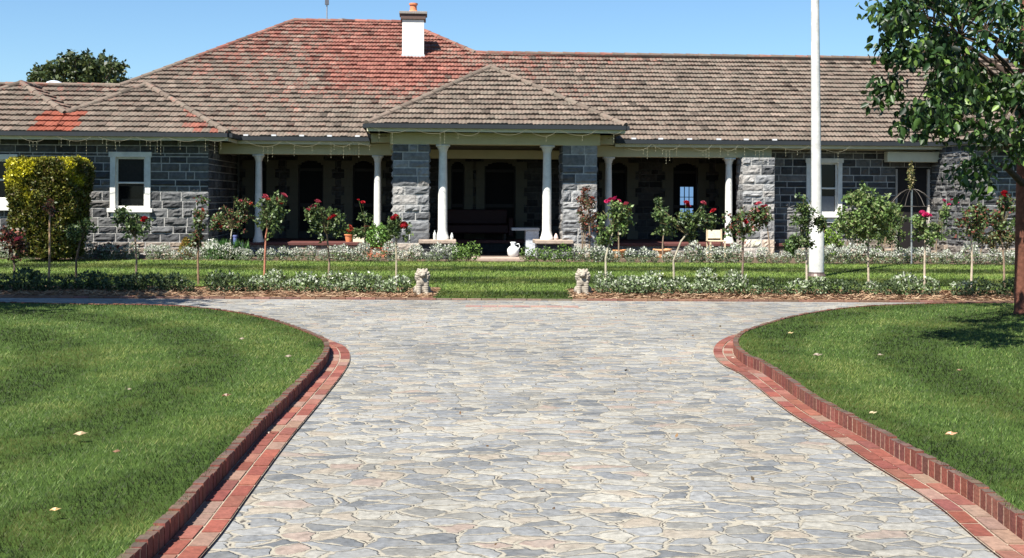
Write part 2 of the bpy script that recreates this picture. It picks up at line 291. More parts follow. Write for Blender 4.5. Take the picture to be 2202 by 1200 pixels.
def edging(curve, side, label, glabel):
    k0, n = offset(curve, .0, side); k1, _ = offset(curve, .205, side); k2, _ = offset(curve, .255, side)
    # gutter of two courses of flat bricks
    g = MB()
    for i in range(0, len(curve)-2, 2):      # mortar bed
        a, b = i, min(i+2, len(curve)-1)
        g.add([(*k0[a], .013), (*k0[b], .013), (*k1[b], .013), (*k1[a], .013)], [(0,1,2,3)], (.27,.22,.165))
    cum = np.concatenate([[0], np.cumsum(np.linalg.norm(np.diff(curve, axis=0), axis=1))]); Lc = cum[-1]
    def at(s, d):
        x = np.interp(s, cum, curve[:, 0]); y = np.interp(s, cum, curve[:, 1]); nx = np.interp(s, cum, n[:, 0]); ny = np.interp(s, cum, n[:, 1]); return x+nx*d, y+ny*d
    for row in (0, 1):
        s = -.12*row
        while s < min(Lc, 24)-.3:
            a, b = max(s, 0)+.006, s+.219; d0 = .004+row*.102; d1 = d0+.090; z = .018+random.uniform(-.002, .003)
            v = [(*at(a, d0), .0), (*at(b, d0), .0), (*at(b, d1), .0), (*at(a, d1), .0), (*at(a, d0), z), (*at(b, d0), z), (*at(b, d1), z), (*at(a, d1), z)]
            if side < 0: v = [v[j] for j in (3,2,1,0,7,6,5,4)]
            c = jit(random.choice(BR), .16)
            if random.random() < .22: c = jit((.20,.125,.095), .15)
            g.add(v, [(4,5,6,7),(0,1,5,4),(1,2,6,5),(2,3,7,6),(3,0,4,7)], c); s += .232
    go = g.build('brick_gutter', M_brick); tag(go, glabel, 'brick gutter', 'brick edging along the drive')
    k = MB(); s = 0
    for i in range(0, len(curve)-2, 2):
        a, b = i, i+2 if i+2 < len(curve) else len(curve)-1
        q = k1+n*.0022; z = .103
        k.add([(*q[a], .0), (*q[b], .0), (*q[b], z), (*q[a], z)], [(0,1,2,3)], (.36,.25,.18)); k.add([(*q[a], z), (*q[b], z), (*k2[b], z), (*k2[a], z)], [(0,1,2,3)], (.17,.12,.09))
    while s < min(Lc, 24)-.1:
        h = .111+random.uniform(-.005, .006); e = random.uniform(-.003, .0005)
        v = [(*at(s+.004, .205+e), 0), (*at(s+.073, .205+e), 0), (*at(s+.073, .257), 0), (*at(s+.004, .257), 0)]; v += [(p[0], p[1], h) for p in v]
        if side < 0: v = [v[j] for j in (3,2,1,0,7,6,5,4)]
        kc = jit(random.choice(BR[:4]), .2); kt = jit((.085, .055, .042), .25)
        k.add(v, [(0,1,5,4),(1,2,6,5),(2,3,7,6),(3,0,4,7)], kc); k.add(v[4:], [(0,1,2,3)], kt); s += .086
    ko = k.build('brick_kerb', M_brick); tag(ko, label, 'kerb', 'brick edging along the drive')
    q, _ = offset(curve, 0, side); rag = np.array([.212+.06*noise.noise((i*.11, side, 0))+.035*random.random() for i in range(len(curve))])[:, None]
    return k2, curve+n*rag
KL, KLg = edging(L2, 1, 'red brick kerb curving round the left lawn, its face in shadow', 'flat red brick gutter at the foot of the left lawn kerb')
KR, KRg = edging(R2, -1, 'red brick kerb curving round the right lawn, its face sunlit', 'flat red brick gutter at the foot of the right lawn kerb')
def slab(name, poly, z0, z1, m):
    n = len(poly); mb = MB(); tri = geometry.tessellate_polygon([[Vector((*p, 0)) for p in poly]])
    mb.v = [(p[0], p[1], z1) for p in poly]+[(p[0], p[1], z0) for p in poly]
    for t in tri:
        a, b, c = [Vector(mb.v[i]) for i in t]; f = list(t)
        if (b-a).cross(c-a).z < 0: f.reverse()
        mb.f.append(f); mb.c.append((1,1,1))
    for i in range(n): mb.f.append([i, (i+1) % n, n+(i+1) % n, n+i]); mb.c.append((1,1,1))
    return struct(name, mb, m)
polyL = [tuple(p) for p in KL[::3]]+[(-26, 1.5)]
polyR = [tuple(p) for p in KR[::3]]+[(26, 1.5)]
slab('lawn', polyL, 0, .10, M_turf); slab('lawn', polyR, 0, .10, M_turf)
GX0, GX1 = G(934, 640).x, G(1228, 640).x
slab('lawn', [(GX0, FRONT+.02), (GX1, FRONT+.02), (GX1+.02, 20.9), (22, 20.9), (22, 28.75), (-22, 28.75), (-22, 20.9), (GX0-.02, 20.9)], -.02, .03, M_turf)
def bumpy(name, x0, x1, y0, y1, z, amp, m, st=.12):
    nx, ny = int((x1-x0)/st), int((y1-y0)/st); mb = MB(); vs = []
    for j in range(ny+1):
        for i in range(nx+1):
            x = x0+(x1-x0)*i/nx; y = y0+(y1-y0)*j/ny; e = min(1, j/1.5, (ny-j)/1.5+.3)
            vs.append((x, y, z+amp*e*(noise.noise((x*2.3, y*2.3, 1))*.6+.6+noise.noise((x*9, y*9, 3))*.4)))
    mb.add(vs, [(j*(nx+1)+i, j*(nx+1)+i+1, (j+1)*(nx+1)+i+1, (j+1)*(nx+1)+i) for j in range(ny) for i in range(nx)])
    o = struct(name, mb, m)
    for p in o.data.polygons: p.use_smooth = True
bumpy('mulch_bed', -22, GX0, FRONT, 20.9, .004, .03, M_mulch); bumpy('mulch_bed', GX1, 22, FRONT, 20.9, .004, .03, M_mulch)
mb = MB(); mb.add([(-30,28.75,.012),(30,28.75,.012),(30,34,.012),(-30,34,.012)], [(0,1,2,3)]); struct('garden_soil', mb, M_soil)
# straw on the mulch
def straw(x0, x1, n, label):
    X = rng.uniform(x0, x1, n); Y = rng.uniform(FRONT+.02, 20.3, n)
    C = np.stack([X, Y, .015+.04*rng.random(n)], 1); a = rng.uniform(0, math.pi, n); d = np.stack([np.cos(a), np.sin(a)*.6, rng.normal(0, .25, n)], 1)
    Lh = rng.uniform(.03, .10, n)[:, None]; up = np.array([0, 0, .007])[None]; sd_ = np.stack([-d[:, 1], d[:, 0], 0*X], 1)*.007
    V = np.stack([C-d*Lh, C+d*Lh, C+d*Lh+up+sd_, C-d*Lh+up+sd_], 1).reshape(-1, 3)
    cols = mixcol(n, [(.25,.165,.10), (.20,.11,.065), (.31,.22,.14), (.12,.07,.045)])
    o = np_mesh('straw_mulch', V, np.arange(4*n), np.full(n, 4), cols, M_straw); tag(o, label, 'mulch', kind='stuff')
straw(-16, GX0, 16000, 'loose orange brown straw mulch along the left garden edge'); straw(GX1, 16, 16000, 'loose orange brown straw mulch along the right garden edge')
# grass ---------------------------------------------------------------------
def grass(name, poly, n, y0, y1, xl, xr, z, label, pal, stripe, tall, wid, maxx=.46, wts=None, bias=1.6):
    t = rng.random(n); Y = y0*(y1/y0)**(t**(1/1.0)) if bias else y0+(y1-y0)*t
    lim = maxx*Y+2.2; X = rng.uniform(-1, 1, n)*lim; ok = (X > xl) & (X < xr) & inpoly(X, Y, poly); X = X[ok]; Y = Y[ok]; n = len(X)
    k = np.maximum(1, Y/6.5)**.9; st = stripe(X, Y); nz = vnoise(X, Y, 1.3, 1)*.6+vnoise(X, Y, 4.1, 2)*.4; fine = vnoise(X, Y, 11, 3)
    H = tall*(.6+.7*rng.random(n))*(1+.25*(fine-.5)); W = wid*k*(.7+.6*rng.random(n))
    a = rng.uniform(0, 2*math.pi, n); lean = np.stack([np.cos(a), np.sin(a), 0*a], 1)*(.3+.9*rng.random(n))[:, None]
    lean[:, 1] += (st-.5)*.35; sdv = np.stack([-np.sin(a*1.7), np.cos(a*1.7), 0*a], 1)
    B = np.stack([X, Y, np.full(n, z)], 1); tip = B+np.stack([0*H, 0*H, H], 1)+lean*H[:, None]
    V = np.stack([B-sdv*W[:, None]/2, B+sdv*W[:, None]/2, tip], 1).reshape(-1, 3)
    pal = np.array(pal); i = rng.choice(len(pal), n, p=wts); c = pal[i]
    c = c*(.36+.84*st+.50*(nz-.5)+.30*(fine-.5))[:, None]*(1+rng.uniform(-.60, .70, (n, 1)))  # light and dark of the mowing stripes is put into blade colour
    yel = np.clip((nz-.52)*4, 0, 1)[:, None]; c = c*(1-yel*.5)+np.array([.17,.18,.045])*yel*.5
    o = np_mesh(name, V, np.arange(3*n), np.full(n, 3), np.clip(c, 0, 1), M_grass); tag(o, label, 'grass', kind='stuff')
def sstep(x): x = np.clip(x, 0, 1); return x*x*(3-2*x)
sL = lambda X, Y: sstep(.5+.8*np.sin(2*math.pi*(np.hypot(X+7.2, (Y-9.2)*.75)+.15*vnoise(X, Y, .8, 5))/1.25))
sR = lambda X, Y: sstep(.5+.8*np.sin(2*math.pi*(np.hypot(X-8.4, (Y-9.5)*.72)+.15*vnoise(X, Y, .8, 6))/1.3))
sB = lambda X, Y: sstep(.5+.8*np.sin(2*math.pi*(Y+.12*vnoise(X, Y, .25, 7)*6)/3.4))
GPX = [(.050,.100,.015), (.075,.135,.024), (.105,.17,.034), (.17,.19,.06), (.030,.062,.012)]
GP = [tuple(k*x for k, x in zip((.72, .68, .70), c)) for c in GPX]
grass('lawn_grass', [tuple(p) for p in KLg[::2]]+[(-26, 1.5)], 520000, 4.3, 17.3, -12, 4, .10, 'mown grass of the left front lawn with curved mowing stripes', GP, sL, .023, .0034, wts=[.27,.3,.22,.08,.13])
grass('lawn_grass', [tuple(p) for p in KRg[::2]]+[(26, 1.5)], 520000, 4.3, 17.3, -4, 12, .10, 'mown grass of the right front lawn with curved mowing stripes', GP, sR, .023, .0034, wts=[.27,.3,.22,.08,.13])
GB = [(.078,.128,.018), (.105,.155,.025), (.13,.175,.037), (.055,.095,.016)]
grass('lawn_grass', [(GX0, FRONT+.03), (GX1, FRONT+.03), (GX1, 20.75), (22, 20.75), (22, 28.7), (-22, 28.7), (-22, 20.75), (GX0, 20.75)], 260000, FRONT, 28.7, -16, 16, .03,
      'short bright grass strip between the two flower borders', GB, sB, .035, .0045, bias=0)
# ================================================================== HOUSE
TH = R(4.2); O = Vector((P(1065, 500, 30.6).x, 30.6)); ct, st_ = math.cos(TH), math.sin(TH)
house = empty('stone_house', (O.x, O.y, 0), TH)
tag(house, 'long single-storey bluestone homestead with hipped terracotta tile roof and columned verandah', 'house')
def toW(u, v): return O.x+u*ct-v*st_, O.y+u*st_+v*ct
def U(px, v, py=440):
    t = unroll(px, py)[0]/FPX; # X = t*Y ; X=Ox+u ct - v st ; Y = Oy+u st + v ct
    return (t*(O.y+v*ct)-O.x+v*st_)/(ct-t*st_)
def ZZ(px, py, v):
    u = U(px, v, py); Y = toW(u, v)[1]; return EYE-unroll(px, py)[1]/FPX*Y
# ---- roof tiles
def tcol(w):
    n = noise.noise(w*.35)*.65+noise.noise(w*1.3)*.25+random.uniform(-.42, .42)
    hgt = (w.z-3.0)/4.1; r = n*.9+hgt*1.5-.55
    d = math.hypot(w.x+2.6, (w.y-5.5)*.7); r += max(0, 1.15-d/2.6)*1.0
    if w.x > 2: r -= min(.55, (w.x-2)*.12)
    if w.x < -9: r += .1
    r = max(0, min(1, r*.62+.20)); k = random.uniform(.80, 1.18)
    if random.random() < .04: k *= .6
    if random.random() < .05: k *= 1.25
    return (r, k/2, 0)
def tile_face(mb, poly, colf=tcol, row=.30, tw=.205):
    poly = [Vector(p) for p in poly]; n = (poly[1]-poly[0]).cross(poly[2]-poly[0]).normalized()
    if n.z < 0: n = -n
    e = Vector((n.y, -n.x, 0)).normalized()*-1; s = n.cross(e)
    if s.z < 0: e = -e; s = n.cross(e)
    o = min(poly, key=lambda p: p.z); A = [((p-o).dot(e), (p-o).dot(s)) for p in poly]; bm = max(b for a, b in A)
    def iv(b):
        xs = []
        for i in range(len(A)):
            (a0, b0), (a1, b1) = A[i], A[(i+1) % len(A)]
            if b0 == b1: continue
            if min(b0, b1)-1e-6 <= b <= max(b0, b1)+1e-6: xs.append(a0+(a1-a0)*(b-b0)/(b1-b0))
        return (min(xs), max(xs)) if xs else None
    mb.add([p-n*.03 for p in poly], [tuple(range(len(poly)))], (.3, .2, 0))
    k = 0; b = 1e-4
    while b < bm-.02:
        b1 = min(b+row, bm-1e-4); I0, I1 = iv(b), iv(b1)
        if I0 and I1:
            a = min(I0[0], I1[0])-(.5*tw if k % 2 else 0); a = math.floor(a/tw)*tw-(.5*tw if k % 2 else 0); hi = max(I0[1], I1[1])
            while a < hi:
                seg = 4; pr = (0, .022, .006, .022, 0); lift = .060+random.uniform(-.014, .018); tl = random.uniform(-.006, .006)
                cl = lambda x, I: min(max(x, I[0]), I[1])
                lo = []; up = []
                for q in range(seg+1):
                    x = a+tw*q/seg; x0 = cl(x, I0); x1 = cl(x, I1); p0 = o+e*x0+s*(b-.02); p1 = o+e*x1+s*b1
                    lo.append(p0+n*(lift+pr[q]+tl*q/seg)); up.append(p1+n*(.012+pr[q]*.8))
                if (lo[-1]-lo[0]).length > .03 or (up[-1]-up[0]).length > .03:
                    c = colf(o+e*(a+tw/2)+s*b); base = [p-n*(lift-.004) for p in lo]
                    vs = lo+up+base; m_ = seg+1
                    fs = [(q, q+1, m_+q+1, m_+q) for q in range(seg)]+[(2*m_+q, 2*m_+q+1, q+1, q) for q in range(seg)]
                    mb.add(vs, fs, c)
                a += tw
        b += row; k += 1
CAPS = []
def caps(mb, a, b, colf=tcol, rad=.085, L=.38):
    mb = MB(); CAPS.append(mb)
    a, b = Vector(a), Vector(b); d = (b-a); n = max(1, int(d.length/L)); d /= n; dn = d.normalized()
    x = dn.cross(Vector((0, 0, 1))).normalized(); z = x.cross(dn)
    for i in range(n):
        p, q = a+d*i, a+d*(i+1.08); c = colf(p); r0, r1 = rad*1.08, rad*.9; vs = []
        for (pt, r) in ((p, r0), (q, r1)):
            for k in range(7):
                t = math.pi*k/6; vs.append(pt+x*math.cos(t)*r*1.1+z*(math.sin(t)*r-.02+.02))
        mb.add(vs, [(k, k+1, 7+k+1, 7+k) for k in range(6)]+[tuple(range(7))], c)
K = .55; EV = 3.08
ve = 1.0
vL = 6.15; zL = EV+K*(vL-ve)       # long ridge
vH = 8.36; zH = EV+K*(vH-ve)       # high ridge
vB = 3.72; zB = EV+K*(vB-ve)       # low rear ridge on the left
uH0 = U(632, vH, 53); uH1 = U(868, vH, 53); uJ = uH1+(vH-vL)
uHc = U(-18, ve, 300)              # where the left hip would meet the eave
tB = (vB-ve)/(vH-ve); uHB = uHc+(uH0-uHc)*tB
uR = 17.5                          # far right end
uF = -21.0                         # far left end
roof = MB(); 
main = [(uF, ve, EV), (uR, ve, EV), (uR-1.0, vL, zL), (uJ, vL, zL), (uH1, vH, zH), (uH0, vH, zH), (uHB, vB, zB), (uF, vB, zB)]
# split into pieces that are simple along every row: left low strip, high block, right long block
tile_face(roof, main)
# rear faces (plain tiles too)
tile_face(roof, [(uR, 2*vL-ve, EV), (uF, 2*vL-ve+4, EV), (uHc, 2*vH-ve, EV), (uH0, vH, zH), (uH1, vH, zH)][::-1][:0] or [(uF, 2*vB-ve, EV), (uHB+1, 2*vB-ve, EV), (uHB+1, vB, zB), (uF, vB, zB)])
tile_face(roof, [(uHc, ve+.0, EV), (uHc, 2*vH-ve, EV), (uH0, vH, zH)])
tile_face(roof, [(uHc, 2*vH-ve, EV), (uH1+vH-ve, 2*vH-ve, EV), (uH1, vH, zH), (uH0, vH, zH)])
tile_face(roof, [(uH1, vH, zH), (uJ, vL, zL), (uH1+vH-ve, 2*vH-ve, EV)])
tile_face(roof, [(uJ-1, 2*vL-ve, EV), (uR, 2*vL-ve, EV), (uR-1, vL, zL), (uJ, vL, zL)])
caps(None, (uJ, vL, zL+.02), (uR-1, vL, zL+.02)); caps(None, (uJ, vL, zL+.02), (uH1, vH, zH+.02)); caps(None, (uH0, vH, zH+.02), (uH1, vH, zH+.02))
caps(None, (uHB, vB, zB+.02), (uH0, vH, zH+.02)); caps(None, (uF, vB, zB+.02), (uHB, vB, zB+.02))
# left wings
wv = -.58; T1 = 2.52
c1r = U(490, wv, 293); c1l = c1r-5.04; a1 = c1r-T1
a2 = U(45, wv+T1, 187); c2r = a2+T1; c2l = a2-T1
vx = (c1l+c2r)/2; tv = vx-c1l; zA = EV+K*T1; vbk = ve+(zA-EV)/K; zv = EV+K*tv; vvb = ve+tv
def redpatch(w):
    if vx-.55 < w.x < vx+.42 and w.z < EV+.52 and w.y < .8: return (.9, random.uniform(.42, .56), random.uniform(.65, 1))
    c = tcol(w)
    if w.x > c1r-1.6 and random.random() < .45: c = (random.uniform(.7, 1), random.uniform(.45, .56), random.uniform(0, .5))
    return c
tile_face(roof, [(vx, wv, EV), (c1r, wv, EV), (a1, wv+T1, zA), (vx, wv+tv, zv)], redpatch)
tile_face(roof, [(vx, wv+tv, zv), (a1, wv+T1, zA), (a1, vbk, zA), (vx, vvb, zv)])
tile_face(roof, [(c1r, wv, EV), (c1r, ve, EV), (a1, vbk, zA), (a1, wv+T1, zA)])
tile_face(roof, [(c2l, wv, EV), (vx, wv, EV), (vx, wv+tv, zv), (a2, wv+T1, zA)], redpatch)
tile_face(roof, [(vx, wv+tv, zv), (vx, vvb, zv), (a2, vbk, zA), (a2, wv+T1, zA)])
tile_face(roof, [(c2l, wv, EV), (a2, wv+T1, zA), (a2, vbk, zA), (c2l, ve, EV)])
for a, b in (((c1r, wv, EV+.02), (a1, wv+T1, zA+.02)), ((vx, wv+tv, zv+.02), (a1, wv+T1, zA+.02)), ((vx, wv+tv, zv+.02), (a2, wv+T1, zA+.02)), ((a1, wv+T1, zA+.02), (a1, vbk, zA+.02)), ((a2, wv+T1, zA+.02), (a2, vbk, zA+.02)), ((c2l, wv, EV+.02), (a2, wv+T1, zA+.02))):
    caps(None, a, b)
# portico roof
PE = 3.35; pv = -.6; pu0 = U(789, pv, 268); pu1 = U(1345, pv, 272); hw = (pu1-pu0)/2; pc = (pu0+pu1)/2; zP = PE+K*hw; vPb = ve+(zP-EV)/K; vPe = ve+(PE-EV)/K
def grey(w):
    c = tcol(w); return (c[0]*.12, c[1], 0)
tile_face(roof, [(pu0, pv, PE), (pu1, pv, PE), (pc, pv+hw, zP)], grey)
tile_face(roof, [(pu1, pv, PE), (pu1, vPe, PE), (pc, vPb, zP), (pc, pv+hw, zP)], grey)
tile_face(roof, [(pu0, pv, PE), (pc, pv+hw, zP), (pc, vPb, zP), (pu0, vPe, PE)], grey)
for a, b in (((pu0, pv, PE+.02), (pc, pv+hw, zP+.02)), ((pu1, pv, PE+.02), (pc, pv+hw, zP+.02)), ((pc, pv+hw, zP+.02), (pc, vPb, zP+.02))): caps(None, a, b, grey)
# right wing roof
rv = -1.5; cr0 = U(2028, ve, 315); TR = 2.9; ar = cr0+TR; zR = EV+K*TR; vRb = ve+TR; cr1 = cr0+2*TR
tile_face(roof, [(cr0, rv, EV), (cr1, rv, EV), (ar, rv+TR, zR)])
tile_face(roof, [(cr0, rv, EV), (ar, rv+TR, zR), (ar, vRb, zR), (cr0, ve, EV)])
tile_face(roof, [(cr1, rv, EV), (cr1, ve, EV), (ar, vRb, zR), (ar, rv+TR, zR)])
for a, b in (((cr0, rv, EV+.02), (ar, rv+TR, zR+.02)), ((cr1, rv, EV+.02), (ar, rv+TR, zR+.02)), ((ar, rv+TR, zR+.02), (ar, vRb, zR+.02))): caps(None, a, b)
ro = roof.build('roof', M_tile, house); [c_.build('ridge_cap', M_tile, ro) for c_ in CAPS]
# ---- gutters, fascias, soffits
gt = MB(); fa = MB()
def eave(a, b, z, inn, d=.55, drop=.16):
    """gutter along a-b (u,v), soffit going inwards by d in direction inn"""
    a, b = Vector((*a, z-.03)), Vector((*b, z-.03)); i = Vector((*inn, 0)); dd = (b-a).normalized()
    gt.bar(a-i*.05, b-i*.05, .11, .10); fa.bar(a+i*.018+Vector((0, 0, -.055)), b+i*.018+Vector((0, 0, -.055)), .022, drop)
    lo = Vector((0, 0, -.11)); fa.add([a+i*.03+lo, b+i*.03+lo, b+i*d+lo, a+i*d+lo], [(0,1,2,3),(3,2,1,0)])
eave((c2l, wv), (c1r, wv), EV, (0, 1), .6); eave((c1r, wv), (c1r, ve), EV, (-1, 0), .7)
eave((c1r, ve), (pu0, ve), EV, (0, 1), .45); eave((pu1, ve), (cr0, ve), EV, (0, 1), .45)
eave((pu0, pv), (pu1, pv), PE, (0, 1), .62); eave((pu0, pv), (pu0, vPe+.2), PE, (1, 0), .55); eave((pu1, pv), (pu1, vPe+.2), PE, (-1, 0), .55)
eave((cr0, rv), (cr0, ve), EV, (1, 0), .6); eave((cr0, rv), (cr1, rv), EV, (0, 1), .7); eave((cr1, rv), (cr1, ve), EV, (-1, 0), .6)
gt.build('gutter', M_gut, house); fa.build('soffit', M_beam, house)
# ---- stone walling
ST = [(.056,.057,.059), (.074,.075,.077), (.040,.041,.043), (.096,.096,.096), (.108,.102,.096)]
def stone_wall(mb, o, d, nrm, L, z0, z1, holes=(), course=.18, base=True, mort=(.36, .35, .33), dark=1):
    o = Vector((*o, 0)); d = Vector((*d, 0)); nrm = Vector((*nrm, 0))
    cuts = sorted({z0, z1, *[h[k] for h in holes for k in (2, 3) if z0 < h[k] < z1]}); zs = []
    for a, b in zip(cuts, cuts[1:]):
        n = max(1, round((b-a)/course)); w_ = [random.uniform(.75, 1.3) for _ in range(n)]; t = sum(w_); z = a
        for x in w_: zs.append((z, z+x/t*(b-a))); z += x/t*(b-a)
    for (a, b) in zs:
        mid = (a+b)/2; iv = [(0, L)]
        for h in holes:
            if h[2] < mid < h[3]:
                nv = []
                for (p, q) in iv:
                    if h[1] <= p or h[0] >= q: nv.append((p, q)); continue
                    if h[0] > p: nv.append((p, h[0]))
                    if h[1] < q: nv.append((h[1], q))
                iv = nv
        for (p, q) in iv:
            mb.add([o+d*p+Vector((0,0,a)), o+d*q+Vector((0,0,a)), o+d*q+Vector((0,0,b)), o+d*p+Vector((0,0,b))], [(0,1,2,3)], mort)
            x = p
            while x < q-.02:
                wd = random.uniform(.20, .62)
                if q-x-wd < .17: wd = q-x
                g = .013; x0, x1, y0, y1 = x+(g if x > p else .0), x+wd-(g if x+wd < q-.01 else 0), a+g, b-g
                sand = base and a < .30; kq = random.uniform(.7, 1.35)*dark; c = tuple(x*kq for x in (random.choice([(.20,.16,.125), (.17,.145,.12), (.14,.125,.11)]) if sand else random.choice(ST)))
                nx_, ny_ = 6, 4; vs = []; dep = random.uniform(.02, .046); sd0 = random.uniform(0, 99)
                for j in range(ny_+1):
                    for i in range(nx_+1):
                        fx, fy = i/nx_, j/ny_; ed = i in (0, nx_) or j in (0, ny_)
                        h_ = .007 if ed else max(.007, dep*(.7+1.1*noise.noise((fx*2.6+sd0, fy*2.4, sd0))+random.uniform(-.22, .22)))
                        jx = 0 if ed else random.uniform(-.01, .01)
                        vs.append(o+d*(x0+(x1-x0)*fx+jx)+nrm*(h_)+Vector((0, 0, y0+(y1-y0)*fy)))
                mb.add(vs, [(j*(nx_+1)+i, j*(nx_+1)+i+1, (j+1)*(nx_+1)+i+1, (j+1)*(nx_+1)+i) for j in range(ny_) for i in range(nx_)], c)
                ec = [vs[0], vs[nx_], vs[-1], vs[ny_*(nx_+1)]]; bk = [p_-nrm*.02 for p_ in ec]
                mb.add(ec+bk, [(0,4,5,1),(1,5,6,2),(2,6,7,3),(3,7,4,0)], c); x += wd
def zrow(px, py, v): return ZZ(px, py, v)
# windows
def window(u0, u1, z0, z1, v, fw=.13, rail=.5, curtain=None, sillz=.1):
    f = MB(); d0, d1 = v-.05, v+.12
    f.box(u0, u0+fw, d0, d1, z0, z1); f.box(u1-fw, u1, d0, d1, z0, z1); f.box(u0-.03, u1+.03, d0-.02, d1, z1, z1+fw)
    s = .045; a, b = u0+fw, u1-fw; zm = z0+(z1-z0)*rail
    for (p, q, e0, e1) in ((a, a+s, z0, z1), (b-s, b, z0, z1), (a+s, b-s, z1-s, z1), (a+s, b-s, z0, z0+s*1.3), (a+s, b-s, zm-s/2, zm+s/2)): f.box(p, q, v+.03, v+.09, e0, e1)
    wo = f.build('window', M_white, house, bevel=.006)
    g = MB(); g.box(a+.01, b-.01, v+.095, v+.10, z0+.01, z1-.01); g.build('pane', M_glass, wo)
    sl_ = MB(); sl_.box(u0-.06, u1+.06, v-.11, v+.10, z0-sillz, z0-.002); sl_.build('sill', M_white, wo, bevel=.008)
    if curtain:
        c = MB(); n = 14
        for i in range(n): x0 = a+.03+(b-a-.06)*i/n; x1 = a+.03+(b-a-.06)*(i+1)/n; c.box(x0, x1, v+.088-(i % 2)*.004, v+.093, curtain[0], curtain[1])
        c.build('curtain', M_misc if False else M_curt, wo)
    return wo
M_curt = mat('curtain', .9, .1, 20, .15, 0, 1, (.03, .028, .026)); M_curtw = mat('pale_curtain', .9, .1, 20, .1, 0, 1, (.16,.17,.185))
# left wing front wall
wl = MB(); uc = U(448, 0); uw0, uw1 = U(237, 0), U(324, 0); wz0, wz1 = ZZ(280, 448, 0), ZZ(280, 338, 0)
ua0 = c2l+.7; ub1 = U(36, 0); ub0 = ub1-1.6; bz0 = ZZ(10, 430, 0)
stone_wall(wl, (ua0, 0), (1, 0), (0, -1), uc-ua0, 0, 2.98, [(uw0-ua0, uw1-ua0, wz0, wz1+.1), (ub0-ua0, ub1-ua0, bz0, wz1+.02)])
stone_wall(wl, (uc, 0), (0, 1), (1, 0), 4.6, 0, 2.98)
wl.build('wall', M_stone, house)
wa = window(uw0, uw1, wz0, wz1, 0); c = MB(); c.box(uw0+.19, uw1-.19, .082, .091, wz0+.55, wz1-.06); c.build('curtain', M_curt, wa)
sl_ = MB(); sl_.box(uw0+.02, uw1-.02, -.05, .02, wz0-.22, wz0-.104); sl_.build('apron', M_white, wa)
wb = window(ub0, ub1, bz0, wz1-.08, 0, sillz=.26)
# corner back at verandah: back wall of the verandah with openings
bv = 4.3; bk = MB(); bl = U(530, bv)-.2; br = U(1668, bv)+1.0
hl = []; ZT = ZZ(670, 345, bv); FL = .37
for (p, q) in ((545, 575), (640, 697), (757, 806), (968, 1000), (1040, 1110), (1310, 1349), (1371, 1371), (1445, 1501), (1560, 1590)):
    if q > p: hl.append((U(p, bv)-bl, U(q, bv)-bl, FL, ZT))
stone_wall(bk, (bl, bv), (1, 0), (0, -1), br-bl, 0, 2.9, hl, base=False, mort=(.06,.058,.055), dark=.45)  # same stone and mortar darkened: verandah shade painted into the colour
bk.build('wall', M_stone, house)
for h in hl:
    sr = MB()
    a, b = bl+h[0], bl+h[1]; n = 9
    for i in range(n):
        z0 = FL+(ZT-FL)*i/n; z1 = FL+(ZT-FL)*(i+1)/n-.004; w_ = .22 if i % 2 else .31
        sr.box(a-w_, a+.02, bv-.075, bv+.1, z0, z1, (.13,.13,.125)); sr.box(b-.02, b+w_, bv-.075, bv+.1, z0, z1, (.13,.13,.125))  # surround paint darkened too, verandah shade put into its colour
    m_ = (a+b)/2; hwd = (b-a)/2; seg = 8            # shallow arched head
    for s_ in range(seg):
        x0 = a+(b-a)*s_/seg; x1 = a+(b-a)*(s_+1)/seg; xm = (x0+x1)/2; zt = ZT-.16*((xm-m_)/hwd)**2
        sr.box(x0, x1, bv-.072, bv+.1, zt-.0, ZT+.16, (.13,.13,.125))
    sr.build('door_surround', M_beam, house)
for k, h in enumerate(hl):
    a, b = bl+h[0], bl+h[1]; f = MB(); far = k == 6
    for (p, q, e0, e1) in ((a, a+.06, FL, ZT), (b-.06, b, FL, ZT), (a+.06, b-.06, ZT-.30, ZT-.22), (a+.06, b-.06, FL+.9, FL+1.0), (a+.06, b-.06, FL, FL+.2)): f.box(p, q, bv+.03, bv+.09, e0, e1)
    d = f.build('french_door', M_dark, house)
    g = MB(); g.box(a+.05, b-.05, bv+.095, bv+.105, FL+.01, ZT-.01); g.build('pane', M_dull, d)
# glowing blue panes on one glazed door, emission standing in for daylight through it
M_day = bpy.data.materials.new('daylight_glow'); M_day.use_nodes = True; bb = M_day.node_tree.nodes['Principled BSDF']; bb.inputs['Base Color'].default_value = (.1,.2,.35,1)
bb.inputs['Emission Color'].default_value = (.22,.42,.72,1); bb.inputs['Emission Strength'].default_value = .35
f = MB(); za, zb_ = ZZ(1478, 470, bv), ZZ(1478, 402, bv)
for i in range(3):
    for j in range(3):
        a = U(1464+i*10, bv); b = U(1472+i*10, bv); f.box(a, b, bv+.088, bv+.0925, za+(zb_-za)*j/3+.02, za+(zb_-za)*(j+1)/3-.0)
wd = f.build('daylight_glow_panes', M_day, house)
